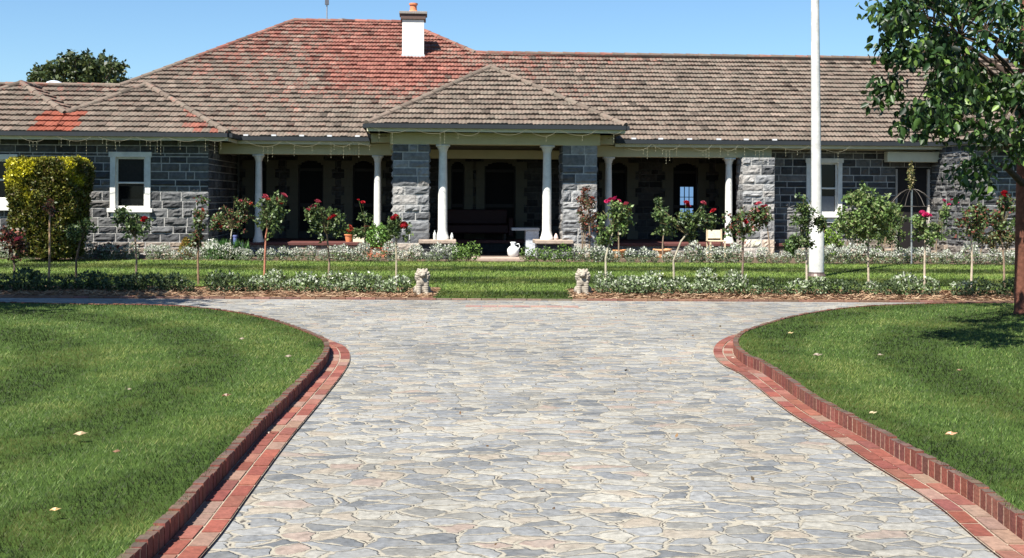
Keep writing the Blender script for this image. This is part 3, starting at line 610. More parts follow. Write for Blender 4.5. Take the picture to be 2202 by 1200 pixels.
# verandah beams, columns
mb = MB(); ppl = U(845, 0); plr = U(922, 0); prl = U(1210, 0); prr = U(1283, 0)
ubm0 = uc; rpl, rpr = U(1597, 1.05), U(1665, 1.05)
mb.box(ubm0+.03, ppl+.35, 1.30, 1.58, 2.66, 2.965); mb.box(prr-.35, rpr, 1.30, 1.58, 2.66, 2.965)
mb.box(pu0+.55, pu1-.55, -.02, .50, 2.90, 3.20)             # portico lintel
mb.box(pu0+.55, pu0+.85, .505, 1.6, 2.75, 3.20); mb.box(pu1-.85, pu1-.55, .505, 1.6, 2.75, 3.20)
mb.box(pu0+.9, pu1-.9, 2.4, 2.6, 2.62, 2.86)
mb.box(pu0+.03, pu0+.546, .95, 1.29, 2.972, 3.22); mb.box(pu1-.546, pu1-.03, .95, 1.29, 2.972, 3.22)
mb.build('beam', M_cream, house, bevel=.01)
mb = MB(); mb.box(uc+.02, rpr+.4, 1.60, bv, 2.87, 2.90); mb.box(pu0+.9, pu1-.9, .52, 1.6, 2.87, 2.9); mb.build('ceiling', mat('ceiling_boards', .7, .2, 6, .1, 0, 1, (.07,.066,.05)), house)  # board colour darkened to deepen the verandah shade
def column(u, v, z0, z1, r):
    c = MB(); h = z1-z0
    c.lathe([(r*1.45, .0), (r*1.45, .05), (r*1.25, .09), (r*1.12, .16), (r, .24), (r*.98, h*.55), (r*.86, h-.22), (r*.86, h-.17), (r*1.02, h-.15), (r*1.02, h-.12), (r*1.3, h-.07), (r*1.3, h-.055)], (u, v, z0), 24)
    c.box(u-r*1.5, u+r*1.5, v-r*1.5, v+r*1.5, z1-.055, z1-.002)
    return c.build('column', M_white, house, smooth=False, bevel=0)
for px in (556, 812, 1308, 1567):
    o = column(U(px, 1.44), 1.44, FL, 2.66, .098)
    for p in o.data.polygons: p.use_smooth = len(p.vertices) == 4 and p.area < .05
for px in (952, 1176):
    o = column(U(px, .15), .15, .50, 2.90, .118)
    for p in o.data.polygons: p.use_smooth = len(p.vertices) == 4 and p.area < .06
# stone piers
def pier(u0, u1, v0, v1, z1, name='pier'):
    m_ = MB(); stone_wall(m_, (u0, v0), (1, 0), (0, -1), u1-u0, 0, z1, course=.22); stone_wall(m_, (u1, v0), (0, 1), (1, 0), v1-v0, 0, z1, course=.22)
    stone_wall(m_, (u0, v1), (0, -1), (-1, 0), v1-v0, 0, z1, course=.22); stone_wall(m_, (u1, v1), (-1, 0), (0, 1), u1-u0, 0, z1, course=.22)
    for i in range(len(m_.c)): 
        if m_.c[i][0] > .2 or name == 'pier': m_.c[i] = tuple(min(.5, x*(2.3 if x < .3 else 1.15)) for x in m_.c[i])  # pier stone lightened against the walls, sunlight painted into its colour
    return m_.build(name, M_stone, house)
pier(ppl, plr, 0, .75, 2.90); pier(prl, prr, 0, .75, 2.90); pier(rpl, rpr, 1.05, 1.73, 2.66)
# low stone plinths carrying the portico columns
for (a, b) in ((U(905, -.1), U(977, -.1)), (U(1155, -.1), U(1228, -.1))):
    m_ = MB(); stone_wall(m_, (a, -.16), (1, 0), (0, -1), b-a, 0, .40, base=False); m_.box(a+.01, b-.01, -.145, .5, 0, .399, (.3,.3,.3)); pl = m_.build('plinth', M_stone, house)
    m_ = MB(); m_.box(a-.05, b+.05, -.25, .58, .402, .498, (.33,.26,.205)); m_.build('capstone', M_sand, pl, bevel=.015)
# verandah floors
m_ = MB(); m_.box(uc+.03, ppl+.3, 1.30, bv, .29, FL); m_.box(prr-.3, rpr+.6, 1.30, bv, .29, FL); m_.box(ppl+.302, prr-.302, 3.0, bv, .29, FL)
m_.build('verandah_floor', M_floor, house, bevel=.01)
m_ = MB(); stone_wall(m_, (uc+.03, 1.36), (1, 0), (0, -1), ppl-uc, 0, .288, base=True); stone_wall(m_, (prr, 1.36), (1, 0), (0, -1), rpr+.5-prr, 0, .288, base=True)
m_.box(ppl+.3, prr-.3, 3.05, 3.2, 0, .289, (.03,.03,.03)); m_.build('verandah_base', M_stone, house)  # near-black riser box: porch shade put into its colour
m_ = MB(); m_.box(U(1015, -.7), U(1130, -.7), -.85, -.1, .0, .075, (.34,.26,.21)); m_.build('door_step', M_sand, house, bevel=.01)
m_ = MB(); m_.box(ppl+.35, prr-.35, -.08, 3.04, .0, .05, (.06,.045,.037)); m_.build('portico_floor', M_sand, house)  # floor colour darkened to stand for the shade inside the porch
# right part: set back wall with window and door
sv = 1.75; s0 = rpr; sw0, sw1 = U(1733, sv), U(1810, sv); sz0, sz1 = ZZ(1770, 460, sv), ZZ(1770, 350, sv); dr0, dr1 = U(1925, sv), U(1998, sv); rwc = U(2097, rv+.6); s1 = rwc
m_ = MB(); stone_wall(m_, (s0, sv), (1, 0), (0, -1), s1-s0, 0, 2.98, [(sw0-s0, sw1-s0, sz0, sz1+.1), (dr0-s0, dr1-s0, 0.1, 2.45)])
stone_wall(m_, (rwc, sv), (0, -1), (-1, 0), sv-rv-.6, 0, 2.98); stone_wall(m_, (rwc, rv+.6), (1, 0), (0, -1), 4.6, 0, 2.98, [(2.2, 3.3, .9, 2.5)])
stone_wall(m_, (s0, bv), (0, -1), (-1, 0), bv-sv, 0, 2.98, mort=(.06,.058,.055), dark=.45)  # darkened stone again, shade of the verandah end painted in
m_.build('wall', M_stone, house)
wr = window(sw0, sw1, sz0, sz1, sv, fw=.12); c = MB(); c.box(sw0+.18, sw1-.18, sv+.082, sv+.091, sz0+.06, sz0+.48); c.build('curtain', M_curtw, wr)
sl_ = MB(); sl_.box(sw0, sw1, sv-.04, sv+.02, sz0-.24, sz0-.104); sl_.build('apron', M_white, wr)
window(rwc+2.2, rwc+3.3, .9, 2.4, rv+.6)
m_ = MB(); m_.box(dr0+.02, dr1-.02, sv+.06, sv+.10, .1, 2.44); d = m_.build('door', M_dark, house); m_ = MB(); m_.box(dr1-.05, dr1, sv-.04, sv+.05, .1, 2.4, (.5,.45,.4)); m_.box(dr0, dr0+.05, sv-.04, sv+.05, .1, 2.4, (.3,.28,.25)); m_.build('frame', M_sand, d)
m_ = MB(); m_.box(U(1905, 1.35), U(2052, 1.35), 1.25, 1.5, 2.58, 2.86); m_.build('beam', M_beam, house, bevel=.01)
# soffit of the deeper eave there, plain rear body
m_ = MB(); m_.box(rpr, s1+.3, 1.46, sv-.01, 2.90, 2.93); m_.build('soffit', M_beam, house)
m_ = MB(); m_.box(uF+1, bl-.1, bv+.35, 9, 0, 2.9, (.2,.2,.2)); m_.box(bl-.1, br, bv+.35, 14, 0, 2.9, (.2,.2,.2)); m_.box(br+.003, uR-1, sv+.35, 10, 0, 2.9, (.2,.2,.2)); m_.build('rear_wall', M_stone, house)
# chimney
cu0, cu1 = U(865, 5.9, 80), U(912, 5.9, 80); cv0 = 5.82; cz = 5.73
m_ = MB(); m_.box(cu0, cu1, cv0, cv0+.62, 5.4, ZZ(888, 42, cv0)); ch = m_.build('chimney', M_white, house, bevel=.01)
zt = ZZ(888, 42, cv0); m_ = MB(); m_.box(cu0-.05, cu1+.05, cv0-.05, cv0+.67, zt+.002, zt+.16, (.10,.065,.055)); m_.box(cu0-.09, cu1+.09, cv0-.09, cv0+.71, zt+.162, zt+.24, (.22,.20,.18)); m_.build('cap', M_brick, ch, bevel=.01)
m_ = MB(); m_.lathe([(.13, 0), (.13, .05), (.105, .08), (.10, .22), (.13, .24), (.13, .29), (.09, .29), (.08, .1)], ((cu0+cu1)/2, cv0+.3, zt+.242), 18, (.60,.20,.10)); m_.build('chimney_pot', M_terr, ch)
m_ = MB(); m_.box(cu0-.02, cu1+.02, cv0-.03, cv0+.02, 5.55, ZZ(888, 117, cv0), (.42,.47,.50)); m_.build('flashing', M_misc, ch)
# antenna, vents
au = U(703, vH, 20); m_ = MB(); m_.tube([(au, vH, zH), (au, vH, zH+1.6)], .022, 6, (.25,.27,.30))
m_.tube([(au-.18, vH, zH+.75), (au+.1, vH, zH+.95)], .014, 5, (.2,.2,.22)); m_.tube([(au-.10, vH, zH+1.1), (au+.10, vH, zH+1.1)], .02, 5, (.2,.2,.22)); m_.box(au-.06, au+.06, vH-.05, vH+.05, zH+.55, zH+.72, (.1,.11,.13))
m_.tube([(au-.02, vH-.2, zH+1.3), (au+.02, vH+.5, zH+1.3)], .014, 5, (.2,.2,.22)); m_.build('antenna', M_iron, house)
m_ = MB(); a = U(735, vH, 47); m_.lathe([(.2, 0), (.22, .12), (.28, .14), (.26, .19), (.05, .24)], (a, vH+.25, zH-.08), 12, (.12,.12,.13)); m_.build('roof_vent', M_iron, house)
m_ = MB(); a = U(108, vB, 187); m_.lathe([(.30, -.3), (.30, 0), (.28, .08), (.20, .16), (.10, .2)], (a, vB+.35, zB-.02), 14, (.45,.50,.58)); m_.build('roof_vent', M_misc, house, smooth=True)
# bird-guard white dabs at the gutter of the verandah (loose flashing tabs)
for px in (528, 588, 648, 708, 768, 1362, 1420, 1482, 1545, 1604, 1665):
    u = U(px, .93); m_ = MB(); m_.box(u-.06, u+.06, .90, 1.02, EV+.035, EV+.075, (.55,.56,.58)); m_.build('gutter_bracket', M_misc, house)
# ================================================================== strings of icicle lights
def lights(u0, u1, v, z, label):
    m_ = MB(); b = MB(); u = u0; c = (.15, .14, .09)
    while u < u1-.3:
        L_ = random.uniform(.55, 1.0); e = min(u+L_, u1); dip = random.uniform(.10, .22); pts = []
        for k in range(9): t = k/8; pts.append((u+(e-u)*t, v, z-dip*(4*t*(1-t))**.9*(.6+.4*t)))
        m_.tube(pts, .0038, 4, c)
        for k in range(1, 8, 1):
            if random.random() < .4:
                p = Vector(pts[k]); h = random.choice((.12, .24, .36))*random.uniform(.7, 1.1); m_.tube([p, p+Vector((random.uniform(-.01, .01), 0, -h))], .0024, 4, c)
                for q in range(int(h/.08)+1): b.add([tuple(p+Vector(x)+Vector((0, 0, -q*.08-.03))) for x in ((-.007,0,0),(.007,0,0),(0,.007,0),(0,-.007,0),(0,0,-.022),(0,0,.008))], [(0,2,4),(2,1,4),(1,3,4),(3,0,4),(0,2,5),(2,1,5),(1,3,5),(3,0,5)], (.35,.33,.22))
        u = e+random.uniform(0, .25)
    x, y = toW(0, 0); r_ = empty('string_lights', (O.x, O.y, 0), TH); tag(r_, label, 'string lights', 'icicle lights under the eaves')
    m_.build('wire', M_misc, r_); b.build('bulbs', M_misc, r_)['kind'] = 'stuff'
lights(U(40, wv-.12), c1r, wv-.125, EV-.10, 'looping string of small lights under the left wing gutter')
lights(c1r+.2, pu0+.2, ve-.125, EV-.10, 'icicle string lights between the left wing and the porch')
lights(pu0+.2, pu1-.1, pv-.125, PE-.10, 'icicle string lights hanging along the porch front')
lights(pu1+.1, U(1830, ve), ve-.125, EV-.10, 'icicle string lights under the right verandah gutter')
# ================================================================== helpers for plants
def loc_of(px, v): x, y = toW(U(px, v), v); return x, y
LV = [(.05,.085,.025), (.08,.125,.035), (.03,.05,.018), (.12,.16,.055)]
def bloom_mesh(col, s=.055):
    b = MB()
    for ring, (r, n, t, h) in enumerate(((.3, 4, .9, .9), (.6, 6, .75, .75), (1.0, 7, .5, .35))):
        for k in range(n):
            a = 2*math.pi*k/n+ring*.5+random.uniform(-.15, .15); ca, sa = math.cos(a), math.sin(a); w_ = .55*r+.15
            p0 = Vector((ca*r*.25, sa*r*.25, -.2)); p1 = Vector((ca*r-sa*w_, sa*r+ca*w_, h*.6)); p2 = Vector((ca*r*1.15, sa*r*1.15, h)); p3 = Vector((ca*r+sa*w_, sa*r-ca*w_, h*.6))
            b.add([p0*s, p1*s, p2*s, p3*s], [(0,1,2,3)], jit(col, .2))
    m = b.mesh('bloom'); m.materials.append(M_petal); return m
RED, PINK, CORAL, MAG = (.34,.012,.02), (.38,.06,.085), (.34,.055,.035), (.42,.02,.10)
BL = {c: [bloom_mesh(c) for _ in range(2)] for c in (RED, PINK, CORAL, MAG)}
def rose(Y, spx, base_y, blobs, blooms, label, group, pal=LV, stemc=(.22,.16,.11), dens=1.0, straight=True):
    """blobs: (px, py, rx_px, ry_px) foliage masses; blooms: (px, py, colour)"""
    b = P(spx, 600, Y); root = empty('rose_bush', (b.x, b.y, .02)); tag(root, label, 'rose bush', group); o = Vector((b.x, b.y, .02))
    m_ = MB(); top = P(blobs[0][0], blobs[0][1]+blobs[0][3]*.6, Y)-o; mid = Vector((random.uniform(-.02, .02), 0, top.z*.5))
    m_.tube([(0, 0, -.02), mid, (top.x*.5, 0, top.z*.85), top], [.022, .018, .016, .014], 7, stemc)
    sc = FPX/Y; N_ = []
    for (px, py, rx, ry) in blobs:
        c = P(px, py, Y)-o; r = (rx/sc, rx/sc*.85, ry/sc)
        for k in range(7):
            e = c+Vector((random.uniform(-.8, .8)*r[0], random.uniform(-.8, .8)*r[1], random.uniform(-.2, .95)*r[2])); m_.tube([top*.97, (top+e)/2+Vector((0, 0, .03)), e], [.009, .007, .004], 4, (.12,.10,.05))
        # foliage in small sprays for an uneven outline
        ns = int(27*dens*max(.6, rx*ry/1000)); 
        for k in range(ns):
            d = Vector(rng.normal(size=3)); d.normalize(); q = c+Vector((d.x*r[0], d.y*r[1], d.z*r[2]))*random.uniform(.3, 1.15)
            N_.append(ball(int(20), q, (.075, .075, .065), .2))
    for (px, py, _) in blooms:
        q = P(px, py, Y)-o; m_.tube([tuple(Vector(blobs[0][:1]+(0, 0)) *0+Vector(((P(blobs[0][0], blobs[0][1], Y)-o).x, 0, (P(blobs[0][0], blobs[0][1], Y)-o).z))), tuple(q-Vector((0, 0, .02)))], .004, 4, (.10,.13,.04))
    m_.build('stem', M_bark, root)
    C = np.concatenate(N_); leaves('foliage', C, rng.uniform(.045, .08, len(C)), mixcol(len(C), pal, None, .3), M_leaf, root)
    for (px, py, col) in blooms:
        for k in range(random.choice((1, 2))):
            q = P(px, py, Y)-o+Vector((random.uniform(-.03, .03)*k, -.06+random.uniform(-.1, .06), random.uniform(-.03, .03)*k)); bo = bpy.data.objects.new('bloom', random.choice(BL[col])); LINK(bo); bo.parent = root
            bo.location = q; bo.rotation_euler = (random.uniform(-.2, 1.0), random.uniform(-.6, .6), random.uniform(0, 6)); bo.scale = (random.uniform(.6, 1.0),)*3
    return root
RP = LV+[(.16,.05,.035)]; LG = [(.10,.17,.04), (.14,.21,.06), (.06,.10,.03), (.17,.20,.08)]; RDK = [(.13,.045,.03), (.09,.06,.03), (.04,.06,.02), (.20,.06,.04)]
g1 = 'standard roses in the front border'; YF = 21.0
rose(YF, 292, 625, [(290, 490, 34, 28), (262, 470, 22, 22)], [(313, 470, RED), (309, 476, RED)], 'small standard rose with one red bloom in front of the left window', g1)
rose(YF, 427, 620, [(430, 470, 20, 40), (420, 515, 12, 20)], [(440, 452, CORAL)], 'thin sparse standard rose in front of the sunlit left wall corner', g1, RP, (.20,.13,.08), .8)
rose(YF, 568, 625, [(575, 470, 42, 34), (590, 440, 26, 20)], [(612, 420, PINK), (600, 430, PINK), (580, 430, CORAL), (572, 422, PINK), (606, 438, RED)], 'standard rose with a crown of pink-red blooms in front of the left end column', g1, LV, (.34,.14,.09))
rose(YF, 706, 615, [(702, 480, 40, 34), (680, 460, 22, 18)], [(664, 452, PINK), (678, 446, PINK), (685, 434, PINK), (718, 466, RED), (712, 470, RED)], 'bushy standard rose with pink blooms on its left and a red one in front', g1)
rose(YF, 852, 605, [(852, 494, 26, 24), (850, 475, 10, 12)], [(851, 466, RED), (872, 485, RED), (868, 482, RED)], 'short standard rose with two dark red blooms beside the left lion', g1, LV, (.3,.26,.18))
rose(YF, 1303, 600, [(1322, 470, 34, 36), (1345, 462, 22, 18), (1300, 510, 14, 18)], [(1312, 430, MAG), (1322, 428, MAG), (1330, 432, MAG), (1345, 440, PINK), (1352, 452, CORAL), (1308, 434, MAG)], 'leafy standard rose topped by magenta blooms beside the right lion', g1, LG, (.36,.33,.24))
rose(YF, 1450, 595, [(1478, 480, 30, 36), (1425, 478, 18, 36), (1522, 470, 20, 22)], [(1474, 436, RED), (1478, 440, RED), (1510, 437, PINK), (1532, 454, RED)], 'wide standard rose with three bloom heads in front of the glazed door with glowing panes', g1, LV, (.3,.27,.2))
rose(YF, 1595, 610, [(1600, 482, 42, 36), (1635, 465, 22, 24)], [(1604, 474, RED), (1601, 480, RED), (1625, 440, PINK), (1644, 443, PINK), (1640, 462, CORAL)], 'standard rose with dark red blooms between the right end column and pier', g1, RP, (.18,.13,.10))
rose(YF, 1735, 590, [(1728, 460, 28, 40), (1725, 510, 22, 26), (1765, 480, 12, 24)], [], 'dark green standard rose without blooms crossing the flagpole', g1, LV, (.4,.34,.26))
rose(YF, 1868, 615, [(1866, 470, 58, 50), (1850, 425, 34, 26), (1900, 460, 34, 34), (1835, 480, 30, 34)], [(1873, 470, CORAL)], 'largest standard rose, a broad pale green crown right of the flagpole', g1, LG, (.36,.3,.22), 1.3)
rose(YF, 1988, 610, [(1990, 498, 28, 26), (1975, 480, 12, 14)], [(1990, 465, MAG), (1984, 462, MAG), (1997, 463, MAG)], 'small standard rose with one magenta bloom head near the umbrella frame', g1, LG, (.4,.33,.25))
rose(YF, 2088, 600, [(2090, 480, 36, 36), (2110, 460, 18, 20)], [(2096, 447, CORAL)], 'standard rose with reddish leaf tips left of the tree trunk', g1, RP, (.4,.33,.25))
rose(YF, 2160, 600, [(2150, 480, 24, 40), (2165, 440, 16, 18)], [(2156, 417, RED), (2150, 420, RED)], 'dark standard rose with one high red bloom beside the tree trunk', g1, RP)
rose(YF, 163, 610, [(180, 490, 26, 26), (160, 500, 14, 18)], [], 'shaded standard rose standing beside the clipped golden bush', g1, LV, (.10,.07,.05))
rose(YF, 105, 600, [(108, 445, 12, 16)], [], 'bare thin standard rose stem in front of the clipped golden bush', g1, RDK, (.30,.2,.12), .4)
rose(20.9, 30, 600, [(20, 515, 34, 22), (40, 535, 22, 18)], [(20, 505, PINK), (45, 512, PINK), (8, 515, RED)], 'low rose with reddish leaves at the left edge of the border', g1, RDK)
g2 = 'standard roses in the rear border'; YB = 29.3
rose(YB, 495, 555, [(500, 470, 40, 34), (520, 445, 18, 26), (465, 475, 18, 20)], [(520, 432, PINK), (472, 482, CORAL), (540, 440, CORAL), (478, 488, CORAL)], 'rear rose with scattered coral blooms in the shade beside the left wing', g2, RP, (.36,.33,.26))
rose(YB, 785, 555, [(785, 480, 14, 34), (772, 500, 12, 12)], [(772, 430, RED), (780, 436, RED)], 'slender rear rose with a red bloom left of the stone porch pier', g2)
rose(YB, 1267, 545, [(1265, 430, 22, 26), (1272, 480, 16, 40)], [(1258, 410, CORAL), (1272, 425, CORAL)], 'tall red-leaved rose in front of the right porch pier', g2, RDK)
rose(YB, 1330, 545, [(1330, 480, 16, 22)], [], 'rear rose with grey stake hidden behind the magenta rose', g2)
rose(YB, 1425, 545, [(1428, 470, 16, 34), (1415, 440, 10, 14)], [(1415, 447, CORAL)], 'narrow rear rose rising beside the orange bowl', g2)
rose(YB, 1655, 545, [(1645, 460, 16, 28)], [(1640, 445, RED)], 'rear rose partly hidden at the lit right pier', g2, RP)
rose(YB, 1822, 545, [(1822, 490, 26, 34)], [], 'green rear rose under the right window', g2, LG)
rose(YB, 1918, 545, [(1918, 500, 30, 34), (1930, 465, 22, 26)], [], 'dark rear rose beside the umbrella frame pole', g2)
rose(YB, 2012, 545, [(2015, 495, 26, 30), (2030, 460, 12, 20)], [(2030, 432, MAG), (2042, 430, MAG), (2052, 436, MAG), (2038, 440, MAG)], 'rear rose with a raised cluster of magenta blooms near the right wing', g2, LG)
rose(YB, 2110, 545, [(2115, 500, 24, 28)], [], 'rear rose in front of the sunlit right wing wall', g2, RP)
# ---- hedging clumps
def clump(n, r, h, pal, wts, name, tplx=LEAF4, sz=(.03, .055), tips=None):
    C = ball(n, (0, 0, h*.5), (r, r, h*.55), .45); C = C[C[:, 2] > 0]
    cols = mixcol(len(C), pal, wts, .3)
    if tips is not None:
        top = (C[:, 2] > h*.55) & (rng.random(len(C)) < tips[1]); cols[top] = mixcol(top.sum(), tips[0], None, .15)
    o = leaves(name, C, rng.uniform(*sz, len(C)), cols, M_leaf, None, tplx, .9, (0, 0, 1)); bpy.context.scene.collection.objects.unlink(o); return o.data
SIL = [(.20,.23,.15), (.13,.18,.07), (.29,.31,.24), (.06,.10,.03)]; SILW = [.35,.3,.15,.2]; WH = ([(.52,.52,.46), (.40,.42,.35)], .68)
silver = [clump(420, .18, .36, SIL, SILW, 'silver_clump', tips=WH) for _ in range(5)]
greenc = [clump(300, .18, .38, [(.10,.18,.03), (.15,.24,.05), (.05,.09,.02)], None, 'green_clump') for _ in range(2)]
front = [clump(400, .19, .27, [(.12,.17,.07), (.08,.12,.035), (.19,.23,.13), (.035,.05,.02)], None, 'front_clump', tips=([(.42,.44,.35), (.26,.32,.18)], .42)) for _ in range(5)]
darkc = [clump(380, .18, .27, [(.05,.08,.03), (.03,.05,.02), (.09,.12,.05)], None, 'dark_clump') for _ in range(3)]
def place(ms, name, x, y, s, label, cat, group, sz=1):
    o = bpy.data.objects.new(name, random.choice(ms)); LINK(o); o.location = (x, y, .01); o.rotation_euler = (0, 0, random.uniform(0, 6)); o.scale = (s, s, s*sz); tag(o, label, cat, group)
def rowp(x0, x1, Y, step, ms, name, label, cat, group, gap=.02, skip=()):
    x = x0
    while x < x1:
        px = x/Y*FPX+CX
        if random.random() > gap and not any(a < px < b for a, b in skip): place(ms, name, x, Y+random.uniform(-.12, .12), random.uniform(.72, 1.28), label, cat, group, random.uniform(.85, 1.15))
        x += step*random.uniform(.75, 1.3)
rowp(-13, P(990, 550, 29.1).x, 29.1, .27, silver, 'silver_shrub', 'small silver-white shrub in the low rear hedge left of the porch steps', 'shrub', 'low rear hedge left of the steps')
rowp(P(1240, 550, 29.1).x, 13.5, 29.1, .27, silver, 'silver_shrub', 'small silver-white shrub in the low rear hedge right of the porch steps', 'shrub', 'low rear hedge right of the steps')
rowp(P(985, 550, 29.05).x, P(1020, 550, 29.05).x, 29.05, .2, greenc, 'green_shrub', 'bright green low shrub at the left side of the porch step', 'shrub', 'green shrubs at the left of the step', 0)
rowp(P(1133, 550, 29.05).x, P(1235, 550, 29.05).x, 29.05, .22, greenc, 'green_shrub', 'bright green low shrub at the right side of the porch step', 'shrub', 'green shrubs at the right of the step', 0)
rowp(-9.5, P(400, 620, 20.45).x, 19.52, .22, darkc, 'dark_shrub', 'dark low shrub at the shaded left end of the front border', 'shrub', 'dark front border shrubs on the left')
rowp(P(405, 620, 20.4).x, P(560, 620, 20.4).x, 19.48, .22, darkc, 'dark_shrub', 'dark green low shrub in front of the sparse rose', 'shrub', 'dark shrubs below the sparse rose', .1)
rowp(P(575, 620, 20.4).x, P(880, 620, 20.4).x, 19.48, .23, front, 'grey_green_shrub', 'grey-green low shrub in the front border left of the lions', 'shrub', 'front border shrubs left of the lions', .03)
rowp(P(1285, 620, 20.5).x, P(1620, 620, 20.5).x, 19.52, .22, front, 'grey_green_shrub', 'grey-green low shrub in the front border right of the lions', 'shrub', 'front border shrubs right of the lions', .02)
rowp(P(1625, 620, 20.5).x, 9.8, 19.52, .26, front[:2]+darkc, 'mixed_green_shrub', 'low shrub of darker green in the front border towards the tree', 'shrub', 'front border shrubs near the tree', .06)
# second looser line behind for depth
rowp(P(590, 620, 20.8).x, P(860, 620, 20.8).x, 20.85, .4, front, 'grey_green_shrub', 'grey-green low shrub in the front border left of the lions', 'shrub', 'front border shrubs left of the lions', .3)
rowp(P(1300, 620, 20.8).x, P(1620, 620, 20.8).x, 20.9, .4, front, 'grey_green_shrub', 'grey-green low shrub in the front border right of the lions', 'shrub', 'front border shrubs right of the lions', .3)
# ---- clipped golden bush
def golden():
    Y = 28.0; c = P(108, 440, Y); x0, x1 = P(22, 440, Y).x, P(200, 440, Y).x; zt = P(112, 344, Y).z
    root = empty('golden_bush', (c.x, Y, 0)); tag(root, 'tall clipped golden conifer bush with squared top in front of the left wing', 'bush')
    hw_, hd = (x1-x0)/2*.84, .74; n = 42000; N_ = []
    z = rng.random(n)**.9; q = rng.random(n)*4; sd4 = q.astype(int); tt = (q-sd4)*2-1; sx = np.choose(sd4, [tt, 1+0*tt, -tt, -1+0*tt]); sy = np.choose(sd4, [-1+0*tt, tt, 1+0*tt, -tt])
    nr = (np.abs(sx)**7+np.abs(sy)**7)**(1/7); ex, ey = sx/nr, sy/nr; s = np.arctan2(ey, ex)
    prof = np.interp(z, [0, .1, .3, .6, .85, .96, 1.0], [.72, .80, .89, .97, 1.0, .97, .88])
    lump = .86+.17*vnoise(s*3+z, z*6, 1.1, 9)+.09*vnoise(s*3, z*6, 3, 10)
    rr = prof*lump*(.88+.14*rng.random(n)); X = ex*hw_*rr; Yy = ey*hd*rr; Z = .12+z*(zt-.12)+.12*(vnoise(X, Yy, 2.5, 3)-.5)
    m2 = 9000; X2 = rng.uniform(-.95, .95, m2)*hw_; Y2 = rng.uniform(-.95, .95, m2)*hd; Z2 = zt-.04-.16*(np.abs(X2/hw_)**6)-.10*(np.abs(Y2/hd)**6)+.10*(vnoise(X2, Y2, 2.5, 3)-.5)-.28*np.exp(-((X2+hw_*.55)/.09)**2)
    C = np.concatenate([np.stack([X, Yy, Z], 1), np.stack([X2, Y2, Z2], 1)])
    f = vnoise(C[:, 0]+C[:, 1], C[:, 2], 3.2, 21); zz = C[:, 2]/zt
    gold_lit = np.clip((f-.60)*3+(zz-.74)*3.4+(-C[:, 0]/hw_)*.35, 0, 1)*(rng.random(len(C)) < .85)  # golden growth on top, plus painted sunlight brightening the left side
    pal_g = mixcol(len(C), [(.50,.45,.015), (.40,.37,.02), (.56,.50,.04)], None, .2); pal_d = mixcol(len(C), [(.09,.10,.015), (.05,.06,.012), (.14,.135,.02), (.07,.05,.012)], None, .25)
    leaves('foliage', C, rng.uniform(.05, .09, len(C)), pal_g*gold_lit[:, None]+pal_d*(1-gold_lit[:, None]), M_leaf, root, LEAF4, .8, (0, 0, 1))
    m_ = MB()
    for k in range(6): a = k*1.05; m_.tube([(math.cos(a)*.12, math.sin(a)*.1, 0), (math.cos(a)*.3, math.sin(a)*.3, .7), (math.cos(a)*.6, math.sin(a)*.45, zt*.8)], [.05, .04, .015], 6, (.16,.11,.08))
    # dense inner body so no light shows through
    m_.build('trunk', M_bark, root)
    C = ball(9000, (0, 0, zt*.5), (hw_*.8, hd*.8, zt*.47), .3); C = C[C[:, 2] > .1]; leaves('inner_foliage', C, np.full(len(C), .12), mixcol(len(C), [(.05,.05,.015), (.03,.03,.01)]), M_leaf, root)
golden()
# ---- strappy and other rear plants
def tuft(px, v, n, h, sp, pal, label, name='grass_plant', cat='plant', size=None):
    x, y = loc_of(px, v); X = rng.normal(0, sp, (n, 1)); Yv = rng.normal(0, sp*.6, (n, 1)); C = np.concatenate([X, Yv, np.zeros((n, 1))], 1)
    o = leaves(name, C, rng.uniform(.6, 1.0, n)*h, mixcol(n, pal), M_leaf, None, NEEDLE if size is None else size, 2.6, (0, 0, 1)); o.location = (x, y, .01); tag(o, label, cat); return o
tuft(487, -.2, 420, .55, .22, [(.06,.16,.03), (.09,.20,.05), (.04,.10,.02)], 'clump of strappy green leaves beside the left wing corner')
def bush(px, py, v, rx, ry, n, pal, label, size=(.05, .09), name='leafy_shrub', blooms=None):
    u = U(px, v, py); x, y = toW(u, v); z = ZZ(px, py, v); sc = FPX/y; r = (rx/sc, rx/sc*.8, ry/sc); N_ = []
    for k in range(max(6, n//60)):
        d = Vector(rng.normal(size=3)); d.normalize(); N_.append(ball(60, (d.x*r[0]*random.uniform(.3, .95), d.y*r[1]*.7, z+d.z*r[2]*random.uniform(.3, .95)), (.12, .12, .10), .2))
    C = np.concatenate(N_); C = C[C[:, 2] > .03]; root = empty(name, (x, y, 0)); tag(root, label, 'shrub')
    leaves('foliage', C, rng.uniform(*size, len(C)), mixcol(len(C), pal, None, .3), M_leaf, root)
    m_ = MB()
    for k in range(4): m_.tube([(random.uniform(-.05, .05), 0, 0), (random.uniform(-.5, .5)*r[0], 0, z)], [.015, .006], 5, (.2,.15,.1))
    m_.build('stem', M_bark, root)
bush(1790, 515, .9, 30, 36, 1200, [(.20,.30,.05), (.14,.24,.04), (.08,.13,.03)], 'bright yellow-green shrub under the right window')
bush(1705, 530, .9, 20, 24, 800, [(.07,.14,.03), (.04,.08,.02)], 'dark green shrub in shadow beside the lit right pier')
bush(1895, 500, .9, 46, 46, 1800, [(.10,.16,.04), (.05,.09,.03), (.17,.22,.06)], 'broad green shrub behind the largest rose')
bush(230, 535, -.6, 26, 16, 500, RDK+[(.40,.10,.10)], 'low reddish shrub at the foot of the left window wall')
bush(1255, 460, -.35, 14, 50, 500, RDK, 'climber with reddish leaves on the right porch pier')
bush(2150, 520, -1.9, 40, 26, 800, [(.16,.15,.06), (.24,.20,.08), (.08,.08,.03)], 'dry olive shrub along the right wing wall')
